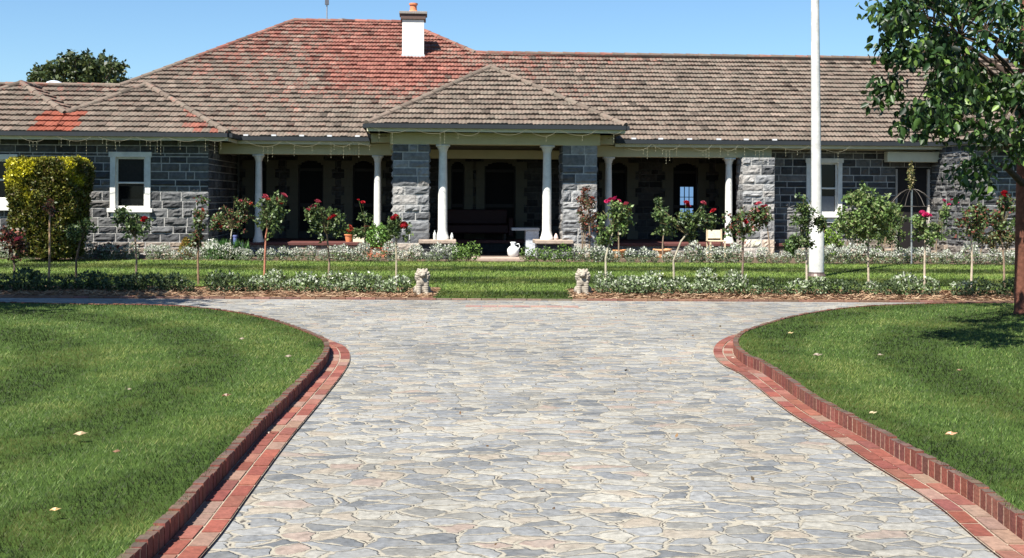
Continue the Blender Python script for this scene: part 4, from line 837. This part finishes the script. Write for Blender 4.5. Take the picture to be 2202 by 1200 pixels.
bush(2190, 500, -1.9, 30, 40, 900, LV, 'dark shrub behind the tree trunk at the right wing')
# small cone conifer
def cone(px, py, v):
    u = U(px, v); x, y = toW(u, v); root = empty('cone_conifer', (x, y, 0)); tag(root, 'small orange-green cone conifer in a low bowl by the left wing wall', 'conifer')
    n = 1500; z = rng.random(n); a = rng.random(n)*6.28; r = .19*(1-z)**.6*(.6+.4*rng.random(n)); C = np.stack([r*np.cos(a), r*np.sin(a), .17+z*.36], 1)
    leaves('foliage', C, np.full(n, .05), mixcol(n, [(.32,.18,.04), (.16,.16,.03), (.10,.12,.03)]), M_leaf, root); m_ = MB(); m_.lathe([(.12, 0), (.2, .14), (.22, .16), (.18, .16)], (0, 0, 0), 16, (.30,.17,.11)); m_.build('bowl', M_terr, root)
cone(400, 520, -.35)
# ================================================================== lions
M_lion = mat('weathered_stone', .9, .2, 16, .3, .008, 30, (.27,.235,.19))
def lion(px, py, label, turn):
    g = G(px, py); root = empty('lion_statue', (g.x, g.y, .0), turn); tag(root, label, 'statue', 'pair of stone lions flanking the lawn')
    bm = bmesh.new()
    def el(c, r, seg=14):
        m = bmesh.ops.create_icosphere(bm, subdivisions=3, radius=1)
        for v in m['verts']: v.co = Vector((c[0]+v.co.x*r[0], c[1]+v.co.y*r[1], c[2]+v.co.z*r[2]))
    # front is -Y.  haunches, body, chest, mane, head, muzzle, ears, forelegs, paws, tail
    el((0, .13, .11), (.105, .12, .105)); el((-.085, .09, .085), (.05, .09, .075)); el((.085, .09, .085), (.05, .09, .075))
    el((0, .06, .20), (.088, .10, .13)); el((0, -.02, .24), (.085, .08, .10)); el((0, -.01, .12), (.075, .07, .12))
    el((0, 0, .335), (.105, .085, .10)); el((-.055, -.01, .30), (.06, .07, .09)); el((.055, -.01, .30), (.06, .07, .09)); el((0, -.04, .25), (.06, .05, .08))
    el((0, -.055, .355), (.066, .062, .066)); el((0, -.115, .338), (.036, .036, .028)); el((0, -.112, .318), (.028, .028, .016)); el((0, -.145, .350), (.014, .010, .010))
    for s in (-1, 1):
        el((s*.028, -.108, .368), (.017, .012, .010)); el((s*.062, -.02, .43), (.020, .015, .022)); el((s*.03, -.10, .392), (.022, .014, .010))
        for t in range(6): el((s*(.052+.004*t/6), -.06-.02*t/5, .22-.036*t), (.042-.001*t, .042, .036))
        el((s*.06, -.105, .030), (.048, .065, .032))
        for q in range(3): el((s*.058+(q-1)*.022, -.15, .02), (.012, .014, .017))
        el((s*.11, -.01, .022), (.034, .065, .024))
    for t in range(8): a = t/7*2.2; el((.10+.045*math.sin(a), .16-.11*t/7, .03+.02*math.sin(a*2)), (.018, .02, .018))
    for k in range(26):      # curls of the mane
        a = 2*math.pi*k/13; rr = .098 if k < 13 else .075; el((rr*math.cos(a), -.035 if k < 13 else -.065, .335+rr*.95*math.sin(a)-(.0 if k < 13 else .01)), (.022, .022, .022))
    me = bpy.data.meshes.new('body'); bm.to_mesh(me); bm.free(); me.materials.append(M_lion); o = bpy.data.objects.new('body', me); LINK(o); o.parent = root
    r = o.modifiers.new('remesh', 'REMESH'); r.mode = 'VOXEL'; r.voxel_size = .0065; r.use_smooth_shade = True
    n = np.ones((len(me.loops), 4), np.float32); ca = me.color_attributes.new('col', 'FLOAT_COLOR', 'CORNER'); ca.data.foreach_set('color', n.ravel())
    m_ = MB(); m_.box(-.13, .13, -.16, .25, -.01, .018, (.5,.44,.36)); m_.build('base', M_sand, root, bevel=.006)
    root.scale = (1.08, 1.05, .98); return root
M_lion.node_tree.nodes['Attribute'].attribute_name = 'col'
# remesh drops attributes, so the stone colour must not depend on them
for l in list(M_lion.node_tree.links):
    if l.from_node.type == 'ATTRIBUTE': M_lion.node_tree.links.remove(l)
for nd in M_lion.node_tree.nodes:
    if nd.type == 'MIX':
        if not nd.inputs[7].is_linked: nd.inputs[7].default_value = (1, 1, 1, 1)
lion(908, 636, 'seated stone lion left of the lawn gap', R(8)); lion(1253, 636, 'seated stone lion right of the lawn gap, head towards the drive', R(-4))
# ================================================================== flagpole
def flagpole():
    g = P(1755.5, 598, 24.0); root = empty('flagpole', (g.x, 24.0, 0)); tag(root, 'tall white flagpole with thicker worn lower post in the front lawn', 'flagpole')
    zs = P(1756, 460, 24.0).z; dx = P(1752.5, 0, 24.0).x-g.x; zt0 = P(1752, 0, 24).z; m_ = MB(); n = 20
    m_.tube([(0, 0, zs-.2), (dx, 0, zt0), (dx*1.35, 0, 9.4)], [.105, .080, .06], n, (1, 1, 1)); o = m_.build('pole', M_pole, root, smooth=True)
    m_ = MB(); m_.tube([(0, 0, .10), (0, 0, zs-.08), (0, 0, zs)], [.150, .146, .112], n, (1, 1, 1)); m_.build('lower_post', M_pole, root, smooth=True)
    m_ = MB()
    for (a, z0, z1) in ((-.6, .16, .34), (-.35, .9, 1.15), (-.5, .5, .6)): m_.box(.118*math.cos(a)+.018, .118*math.cos(a)+.034, -.06, .02, z0, z1, (.35,.16,.10))
    m_.build('rust_bracket', M_iron, root)
    m_ = MB(); m_.lathe([(.19, 0), (.19, .05), (.16, .10), (.155, .13)], (0, 0, 0), 18, (.10,.07,.06)); m_.build('base', M_iron, root)
    m_ = MB(); m_.lathe([(.001, 0), (.07, .03), (.09, .09), (.06, .16), (.001, .18)], (dx*1.35, 0, 9.38), 16, (.8,.7,.3)); m_.build('finial', M_misc, root, smooth=True)
flagpole()
# ================================================================== rose umbrella frame
def umb():
    p = P(1960, 560, 29.0); root = empty('umbrella_trellis', (p.x, 29.0, 0)); tag(root, 'tall metal garden pole with curved umbrella frame and a dry climber on top', 'plant support')
    zt = P(1960, 408, 29).z; m_ = MB(); m_.tube([(0, 0, 0), (0, 0, zt)], .020, 8, (.26,.28,.28)); m_.build('pole', M_iron, root)
    m_ = MB()
    for k in range(8):
        a = k*math.pi/4+.2; pts = [(math.cos(a)*.58*t, math.sin(a)*.58*t, zt-.42*t*t*1.0+.02) for t in (0, .25, .5, .75, 1)]; m_.tube(pts, .008, 5, (.05,.04,.032))
    m_.tube([(.58*math.cos(t*math.pi/8), .58*math.sin(t*math.pi/8), zt-.40) for t in range(17)], .007, 5, (.05,.04,.032)); m_.build('frame', M_iron, root)
    C = ball(260, (-.02, 0, zt+.32), (.09, .09, .34), .1); leaves('foliage', C, rng.uniform(.04, .07, len(C)), mixcol(len(C), [(.22,.20,.07), (.10,.12,.04), (.30,.24,.12)]), M_leaf, root)
umb()
# ================================================================== verandah things
def thing_mesh(mb, name, mat_, px, v, z, label, cat, rz=0, smooth=False, bevel=0, group=None):
    x, y = loc_of(px, v); o = mb.build(name, mat_, None, smooth, bevel); o.location = (x, y, z); o.rotation_euler = (0, 0, TH+rz); tag(o, label, cat, group); return o
m_ = MB(); m_.lathe([(.10, 0), (.14, .06), (.15, .14), (.145, .2), (.10, .25), (.055, .28), (.06, .33), (.075, .37), (.05, .375)], (0, 0, 0), 22, (.6,.61,.6)); m_.tube([(.06, 0, .31), (.14, 0, .33), (.17, 0, .26), (.13, 0, .2)], .014, 6, (.6,.61,.6))
thing_mesh(m_, 'white_jug', M_misc, 1104, -.22, .076, 'white jug-shaped ornament on the porch step', 'jug', smooth=True)
def bench():
    x, y = loc_of(1130, .9); r_ = empty('stone_table', (x, y, .05), TH); tag(r_, 'pale grey stone slab table beside the right porch column', 'table')
    m_ = MB(); m_.box(-.36, .36, -.2, .25, .66, .73, (.42,.43,.45)); m_.build('top', M_sand, r_, bevel=.01)
    m_ = MB(); m_.box(-.0, .34, -.16, .2, 0, .658, (.52,.54,.58)); m_.build('leg', M_sand, r_, bevel=.01)
bench()
def sofa():
    x, y = loc_of(1020, 3.7); r_ = empty('red_bench_seat', (x, y, FL), TH); tag(r_, 'dark red padded bench in the shade of the porch', 'bench'); c = (.022,.003,.003)
    m_ = MB(); m_.box(-.95, .95, -.35, .35, .18, .42, c); m_.build('seat', M_misc, r_, bevel=.03)
    m_ = MB(); m_.box(-.95, .95, .2, .4, .425, .85, c); m_.build('backrest', M_misc, r_, bevel=.03)
    for s in (-1, 1): m_ = MB(); m_.box(s*1.02-.065, s*1.02+.065, -.35, .4, .1, .62, c); m_.build('armrest', M_misc, r_, bevel=.02)
    for sx in (-.85, .85):
        for sy in (-.28, .28): m_ = MB(); m_.box(sx-.03, sx+.03, sy-.03, sy+.03, 0, .178, (.04,.03,.02)); m_.build('leg', M_misc, r_)
sofa()
def potted(px, v, z, potw, poth, fol, label, pal, potc=(.55,.22,.11), trough=False, blc=None):
    x, y = loc_of(px, v); r_ = empty('potted_plant', (x, y, z), TH); tag(r_, label, 'potted plant')
    m_ = MB()
    if trough: m_.box(-potw, potw, -.12, .12, 0, poth, potc); m_.box(-potw-.02, potw+.02, -.14, .14, poth+.001, poth+.035, potc)
    else: m_.lathe([(potw*.65, 0), (potw*.92, poth*.85), (potw*1.05, poth*.86), (potw*1.05, poth), (potw*.85, poth), (potw*.8, poth*.9)], (0, 0, 0), 20, potc)
    m_.build('pot', M_terr, r_)
    if fol:
        n, rx, h = fol; C = ball(n, (0, 0, poth+h*.45), (rx, rx*.8, h*.6), .3); C = C[C[:, 2] > poth*.8]; leaves('foliage', C, rng.uniform(.05, .1, len(C)), mixcol(len(C), pal, None, .25), M_leaf, r_, LEAF4, .7, (0, 0, 1))
    if blc:
        for k in range(5): bo = bpy.data.objects.new('bloom', random.choice(BL[blc])); LINK(bo); bo.parent = r_; bo.location = (random.uniform(-.12, .12), -.1, poth+random.uniform(.08, .22)); bo.rotation_euler = (.8, 0, k)
GR = [(.11,.22,.04), (.07,.14,.03), (.17,.28,.07)]
potted(812, .75, .02, .26, .22, (900, .34, .60), 'bright green ferny plant in a red terracotta trough by the left porch pier', GR, (.42,.14,.08), True)
potted(750, 1.75, FL, .11, .2, (120, .12, .18), 'orange terracotta pot with coral flowers on the left verandah', GR, (.60,.22,.10), False, CORAL)
potted(793, 1.8, FL, .10, .16, (160, .13, .22), 'small pot of coral flowers beside the second left verandah column', GR, (.55,.2,.1), False, CORAL)
potted(1330, .75, .02, .20, .20, None, 'wide orange terracotta bowl near the right porch pier', GR, (.62,.30,.13))
potted(1425, .75, .02, .24, .22, None, 'orange terracotta bowl below the right verandah edge', GR, (.66,.36,.18))
m_ = MB(); m_.box(-.16, .16, -.12, .12, 0, .16, (.62,.55,.42)); m_.box(-.18, .18, -.14, .14, .162, .19, (.62,.55,.42)); thing_mesh(m_, 'planter_box', M_misc, 773, 1.6, FL, 'small cream planter box between two terracotta pots', 'planter', bevel=.006)
m_ = MB(); m_.tube([(0, 0, 0), (0, 0, .52)], .05, 10, (.10,.13,.30)); m_.tube([(0, 0, .521), (0, 0, .56)], .06, 10, (.13,.16,.34)); thing_mesh(m_, 'blue_post', M_misc, 506, .5, .02, 'short blue-grey post near the strappy green plant', 'post')
m_ = MB(); m_.lathe([(.10, 0), (.10, .05), (.05, .08), (.06, .2), (.045, .26), (.05, .32), (.02, .36)], (0, 0, 0), 14, (.60,.58,.52)); thing_mesh(m_, 'small_statue', M_sand, 520, .8, .22*0+.02, 'small pale garden figure left of the left end column', 'statue', smooth=True)
m_ = MB(); m_.lathe([(.035, 0), (.04, .12), (.03, .16), (.012, .19), (.012, .23)], (0, 0, 0), 12, (.5,.52,.5)); thing_mesh(m_, 'glass_lantern', M_misc, 935, .05, .50, 'small grey ornament on the left porch capstone, left of the column', 'ornament')
m_ = MB(); m_.lathe([(.035, 0), (.045, .06), (.03, .12), (.01, .17)], (0, 0, 0), 12, (.48,.5,.48)); thing_mesh(m_, 'glass_lantern', M_misc, 972, .05, .50, 'small grey ornament on the left porch capstone, right of the column', 'ornament')
m_ = MB(); m_.lathe([(.05, 0), (.06, .05), (.04, .11), (.015, .16)], (0, 0, 0), 12, (.55,.42,.38)); thing_mesh(m_, 'small_ornament', M_misc, 1196, .05, .50, 'small pinkish ornament beside the right porch column', 'ornament')
def chair():
    x, y = loc_of(1540, .55); r_ = empty('garden_chair', (x, y, .02), TH); tag(r_, 'pale wooden garden chair with square back near the right end column', 'chair'); c = (.50,.40,.27); n = 0
    for sx in (-.19, .19):
        for sy, h in ((-.18, .42), (.18, .40)): m_ = MB(); m_.box(sx-.02, sx+.02, sy-.02, sy+.02, 0, h, c); m_.build('leg', M_sand, r_)
    m_ = MB(); m_.box(-.22, .22, -.21, .21, .425, .455, c); m_.build('seat', M_sand, r_, bevel=.005)
    m_ = MB()
    for sx in (-.19, .19): m_.box(sx-.02, sx+.02, .185, .225, .457, .74, c)
    m_.box(-.168, .168, .19, .215, .50, .72, (.58,.52,.40)); m_.build('backrest', M_sand, r_, bevel=.004)
chair()
# ================================================================== trees
def tree_leaves(root, centers, per, r, size, pal, tpl=LEAF6, droop=1.0, wts=None):
    C = np.concatenate([ball(per, c, r, .05) for c in centers]); leaves('crown', C, rng.uniform(size*.7, size*1.25, len(C)), mixcol(len(C), pal, wts, .3), M_leaf, root, tpl, droop, (0, 0, -1))
def right_tree():
    Yt = 15.75; b = P(2196, 685, Yt); root = empty('shade_tree', (b.x, Yt, .08)); tag(root, 'tree with straight red-brown trunk and big drooping leaves at the right edge', 'tree'); o = Vector((b.x, Yt, .08))
    m_ = MB(); rc = (.12, .048, .032); pts = [(0, 0, 0), (0, 0, .08), (.0, 0, .6), (.01, 0, 1.6), (.04, 0, 3.0), (.06, .05, 4.6), (.1, .1, 6.3)]
    m_.tube(pts, [.112, .088, .084, .082, .078, .07, .03], 16, rc); 
    # crown outline in the photograph, filled with clusters at several depths
    out = [(1872, -60), (1866, 20), (1895, 75), (1935, 60), (1955, 95), (1893, 120), (1895, 215), (1940, 215), (1942, 262), (1990, 290), (2035, 300), (2085, 330), (2080, 420), (2125, 400), (2150, 330), (2260, 420), (2330, 300), (2450, 200), (2450, -60)]
    gaps = [(2010, 30, 34, 22), (1975, 72, 28, 14), (2160, 112, 26, 16), (2090, 78, 14, 12), (1945, 150, 14, 22), (2000, 205, 18, 12), (1930, 260, 14, 10), (2100, 62, 16, 10), (1920, -20, 14, 10)]
    cl = []; tries = 0
    while len(cl) < 225 and tries < 8000:
        tries += 1; px, py = random.uniform(1866, 2450), random.uniform(-60, 420)
        if not all(inpoly(np.array([px+dx_]), np.array([py+dy_]), out)[0] for dx_, dy_ in ((0, 0), (-30, 12), (0, 26))): continue
        if any(((px-a)/(c+9))**2+((py-b_)/(d+9))**2 < 1 for a, b_, c, d in gaps): continue
        if py > 300 and px > 2160 and random.random() < .75: continue
        Y = random.uniform(10.8, 13.2) if px < 2060 else random.uniform(11.2, 16.5)
        if py > 300: Y = random.uniform(12.5, 14)
        cl.append(P(px, py, Y)-o)
    hand = [(1885, 18), (1905, 30), (1925, 45), (1950, 30), (1940, 62), (1965, 38), (1905, 105), (1925, 115), (1950, 110), (1912, 80), (1900, 205), (1915, 190), (1912, 175), (1950, 262), (1965, 272), (1985, 262), (2000, 250), (2015, 275), (2098, 400), (2092, 380), (2104, 345), (2110, 355)]
    for px, py in hand: cl.append(P(px, py, 11.8+random.uniform(-.2, .2))-o)
    for k in range(150): # crown above and beyond the frame
        d = Vector(rng.normal(size=3)); d.normalize(); c = Vector((.6+d.x*2.7, -1.0+d.y*2.5, 5.4+d.z*1.9))*1.0
        w_ = c+o; px = CX+w_.x/w_.y*FPX; py = HY-(w_.z-EYE)/w_.y*FPX
        if py > -40 and px < 2240: continue
        cl.append(c)
    for k in range(60):   # low front boughs right of the frame: they shade the lawn
        c = Vector((P(2300, 300, 11).x+random.uniform(-.35, 1.6), random.uniform(9.3, 11.8), random.uniform(2.6, 3.6)))-o; w_ = c+o
        if CX+w_.x/w_.y*FPX > 2250: cl.append(c)
    hubs = [Vector((.02, 0, 2.2)), Vector((.04, 0, 2.9)), Vector((.05, .02, 3.6)), Vector((.07, .05, 4.6))]
    boughs = []
    for ang, z0, L_, dz in ((3.75, 2.1, 3.4, .5), (4.05, 2.6, 4.4, .7), (3.95, 3.3, 4.6, .3), (4.4, 2.5, 4.4, .4), (4.15, 2.9, 4.8, .2), (2.9, 3.0, 2.2, 1.0), (5.2, 2.6, 2.6, .9), (.2, 3.0, 2.4, 1.2), (4.0, 1.7, 2.4, .1), (5.0, 2.2, 4.6, .6)):
        s0 = Vector((.03, 0, z0)); pp = []
        for t in (0, .3, .6, 1): pp.append(s0+Vector((math.cos(ang)*L_*t, math.sin(ang)*L_*t, dz*t+.25*math.sin(t*3))))
        boughs.append(pp)
    def seen(p): w_ = p+o; return CX+w_.x/w_.y*FPX, HY-(w_.z-EYE)/w_.y*FPX
    for i_, pp in enumerate(boughs):      # pull boughs back so that none pokes bare out of the crown
        for j_ in (1, 2, 3):
            for _ in range(12):
                if seen(pp[j_])[0] > 1935: break
                pp[j_] = pp[j_]*.9+pp[0]*.1
    cl += [pp[-1] for pp in boughs if seen(pp[-1])[0] > 1960]
    for pp in boughs: m_.tube(pp, [.05, .035, .02, .008], 8, (.05,.035,.028))
    allp = [pp[i]+(pp[i+1]-pp[i])*f for pp in boughs for i in range(3) for f in (0, .5)]
    for c in cl:
        q = min(allp, key=lambda p: (p-c).length)
        if (q-c).length < 1.3: m_.tube([q, (q+c)/2+Vector((0, 0, .08)), c], [.009, .007, .004], 4, (.07,.05,.035))
    tr = m_.build('trunk', M_bark, root, smooth=True)
    tree_leaves(root, cl, 40, (.21, .21, .17), .088, [(.013,.034,.008), (.025,.056,.012), (.045,.09,.018), (.008,.018,.006), (.12,.19,.035)], wts=[.3,.28,.2,.14,.08])
right_tree()
def generic_tree(x, y, H, r, n, label, pal, name, size=.3, per=40, trunk_h=None, shape=(1, 1, .8), tpl=LEAF4):
    root = empty(name, (x, y, -.02)); tag(root, label, 'tree'); th = trunk_h or H-2*r*shape[2]; m_ = MB()
    m_.tube([(0, 0, 0), (.05, 0, th), (0, .1, H*.75)], [r*.10, r*.075, .04], 10, (.13,.10,.08)); C = []
    for k in range(n):
        d = Vector(rng.normal(size=3)); d.normalize(); t = random.uniform(.35, 1.0); c = Vector((d.x*r*shape[0]*t, d.y*r*shape[1]*t, H-r*shape[2]+d.z*r*shape[2]*t)); C.append(c)
        if k % 4 == 0: m_.tube([(0, .05, th), (c.x*.5, c.y*.5, (c.z+th)/2+.2), c], [r*.035, r*.02, .015], 5, (.13,.10,.08))
    m_.build('trunk', M_bark, root); tree_leaves(root, C, per, (r*.2,)*3, size, pal, tpl, .3); return root
# distant tree behind the left roof
def far_tree():
    Y = 58; root = empty('distant_tree', (P(168, 300, Y).x, Y, -.02)); o = Vector((P(168, 300, Y).x, Y, 0)); tag(root, 'dark leafy tree rising behind the left end of the roof', 'tree'); m_ = MB()
    m_.tube([(0, 0, 0), (0, 0, 4), (.1, 0, 6.5)], [.35, .28, .1], 10, (.12,.09,.07)); C = []
    cols = [(88, 165, 22, 22), (108, 150, 16, 18), (140, 140, 22, 30), (165, 135, 20, 28), (190, 140, 20, 34), (215, 150, 16, 32), (235, 152, 14, 32), (257, 160, 14, 28), (150, 175, 60, 26), (220, 180, 45, 20), (75, 172, 14, 12), (175, 210, 90, 30)]
    for (px, py, rx, ry) in cols:
        for k in range(int(rx*ry/38)+5):
            a = random.uniform(0, 6.28); t = math.sqrt(random.random()); c = P(px+math.cos(a)*rx*t, py+math.sin(a)*ry*t, Y+random.uniform(-1.8, 1.8))-o; C.append(c)
            if k % 6 == 0: m_.tube([(.05, 0, 4.5), (c.x*.5, c.y*.5, (c.z+5)/2), c], [.09, .05, .02], 5, (.12,.09,.07))
    m_.build('trunk', M_bark, root); tree_leaves(root, C, 26, (.26, .26, .26), .22, [(.035,.055,.018), (.05,.07,.02), (.075,.09,.025), (.015,.024,.01)], LEAF4, .3)
far_tree()
# tree beyond the left edge of the photograph that shades the end of the drive
generic_tree(-10.4, 14.5, 8.7, 3.2, 300, 'leafy tree beyond the left edge whose shadow crosses the drive', LV, 'shade_tree', .2, 60, 4.0, (1, 1, .65))
# ================================================================== fallen leaves on the lawns
def fallen(px, py, s, c, label, onlawn=True):
    dx, dy = unroll(px, py); zz = .145 if onlawn else .01; Y = (EYE-zz)*FPX/dy; X = dx/FPX*Y; m_ = MB()
    pts = [(-1, 0, .0), (-.5, .45, .12), (.1, .4, .22), (.6, .5, .1), (1.1, .05, .25), (.5, -.4, .2), (0, -.3, .05), (-.5, -.45, .18)]
    m_.add([(p[0]*s*.72, p[1]*s*.8, p[2]*s*1.5) for p in pts]+[(0, 0, .0)], [(i, (i+1) % 8, 8) for i in range(8)], c); o = m_.build('fallen_leaf', M_leaf); o.location = (X, Y, zz); o.rotation_euler = (.2, .1, random.uniform(-.4, .4)); tag(o, label, 'leaf', 'fallen leaves')
PALE = (.24,.19,.14); OR = (.17,.09,.05)
for a in ((620, 768, .055, PALE, 'pale curled leaf near the tip of the left lawn'), (520, 730, .05, PALE, 'pale leaf high on the left lawn, nearest the drive curve'), (487, 852, .05, OR, 'brown leaf in the middle of the left lawn'), (172, 936, .06, (.40,.30,.18), 'long dry leaf at the left side of the left lawn'),
          (250, 973, .04, OR, 'small orange-brown leaf right of the long dry leaf'), (118, 1098, .035, (.5,.33,.15), 'small tan leaf low on the left lawn'), (278, 838, .03, PALE, 'tiny pale leaf at the centre left of the left lawn'),
          (1758, 765, .065, PALE, 'largest pale leaf, near the tip of the right lawn'), (1893, 764, .04, PALE, 'small pale leaf right of the largest pale leaf'), (2045, 935, .05, (.60,.30,.18), 'orange leaf at the right side of the right lawn'),
          (2063, 797, .035, OR, 'small orange leaf below the tree shadow'), (1877, 889, .04, (.45,.36,.22), 'tan leaf halfway along the right lawn edge'), (1700, 717, .045, (.50,.38,.2), 'tan leaf at the far end of the right lawn')): fallen(*a)
for a in ((578, 935, .05, (.16,.08,.05), 'dark curled leaf lying in the left brick gutter'), (1577, 772, .05, (.30,.24,.18), 'grey-brown leaf lying at the right gutter bend'), (1667, 838, .04, (.16,.10,.05), 'dark leaf lying in the right brick gutter')): fallen(*a, onlawn=False)
# specks of leaf litter over the paving
n = 260; X = rng.uniform(-7, 7, n); Y = rng.uniform(5.2, 18, n); k = (X > np.interp(Y, [5, 12, 18], [-1.3, -1.5, -7])) & (X < np.interp(Y, [5, 12, 18], [2.1, 2, 7])); X, Y = X[k], Y[k]; n = len(X)
leaves('leaf_litter', np.stack([X, Y, np.full(n, .012)], 1), rng.uniform(.015, .045, n), mixcol(n, [(.10,.06,.035), (.20,.12,.06), (.06,.045,.03)]), M_straw)
tag(bpy.data.objects['leaf_litter'], 'small dark bits of leaf litter scattered over the stone paving', 'litter', kind='stuff')
# patch of red bricks let into the far side of the paving
m_ = MB(); q = G(1120, 659)
for i in range(7):
    for j in range(2): m_.box(q.x-.8+i*.235, q.x-.8+i*.235+.222, q.y-.14+j*.12, q.y-.14+j*.12+.105, -.005, .008, jit((.24,.15,.125), .15))
o = m_.build('brick_inset', M_brick); tag(o, 'faded pink bricks set flush in the paving in front of the lawn gap', 'brick paving')
# thin brick edge between the drive and the mulch
m_ = MB(); x = -16
while x < 16:
    if not (GX0-.02 < x < GX1): m_.box(x, x+.222, FRONT-.06, FRONT+.03, -.005, .028, jit((.16,.085,.06), .25))
    else: m_.box(x, x+.222, FRONT-.06, FRONT+.018, -.005, .022, jit((.17,.12,.09), .25))
    x += .232
o = m_.build('brick_border', M_brick); tag(o, 'single line of flush bricks along the far edge of the drive', 'brick edging')
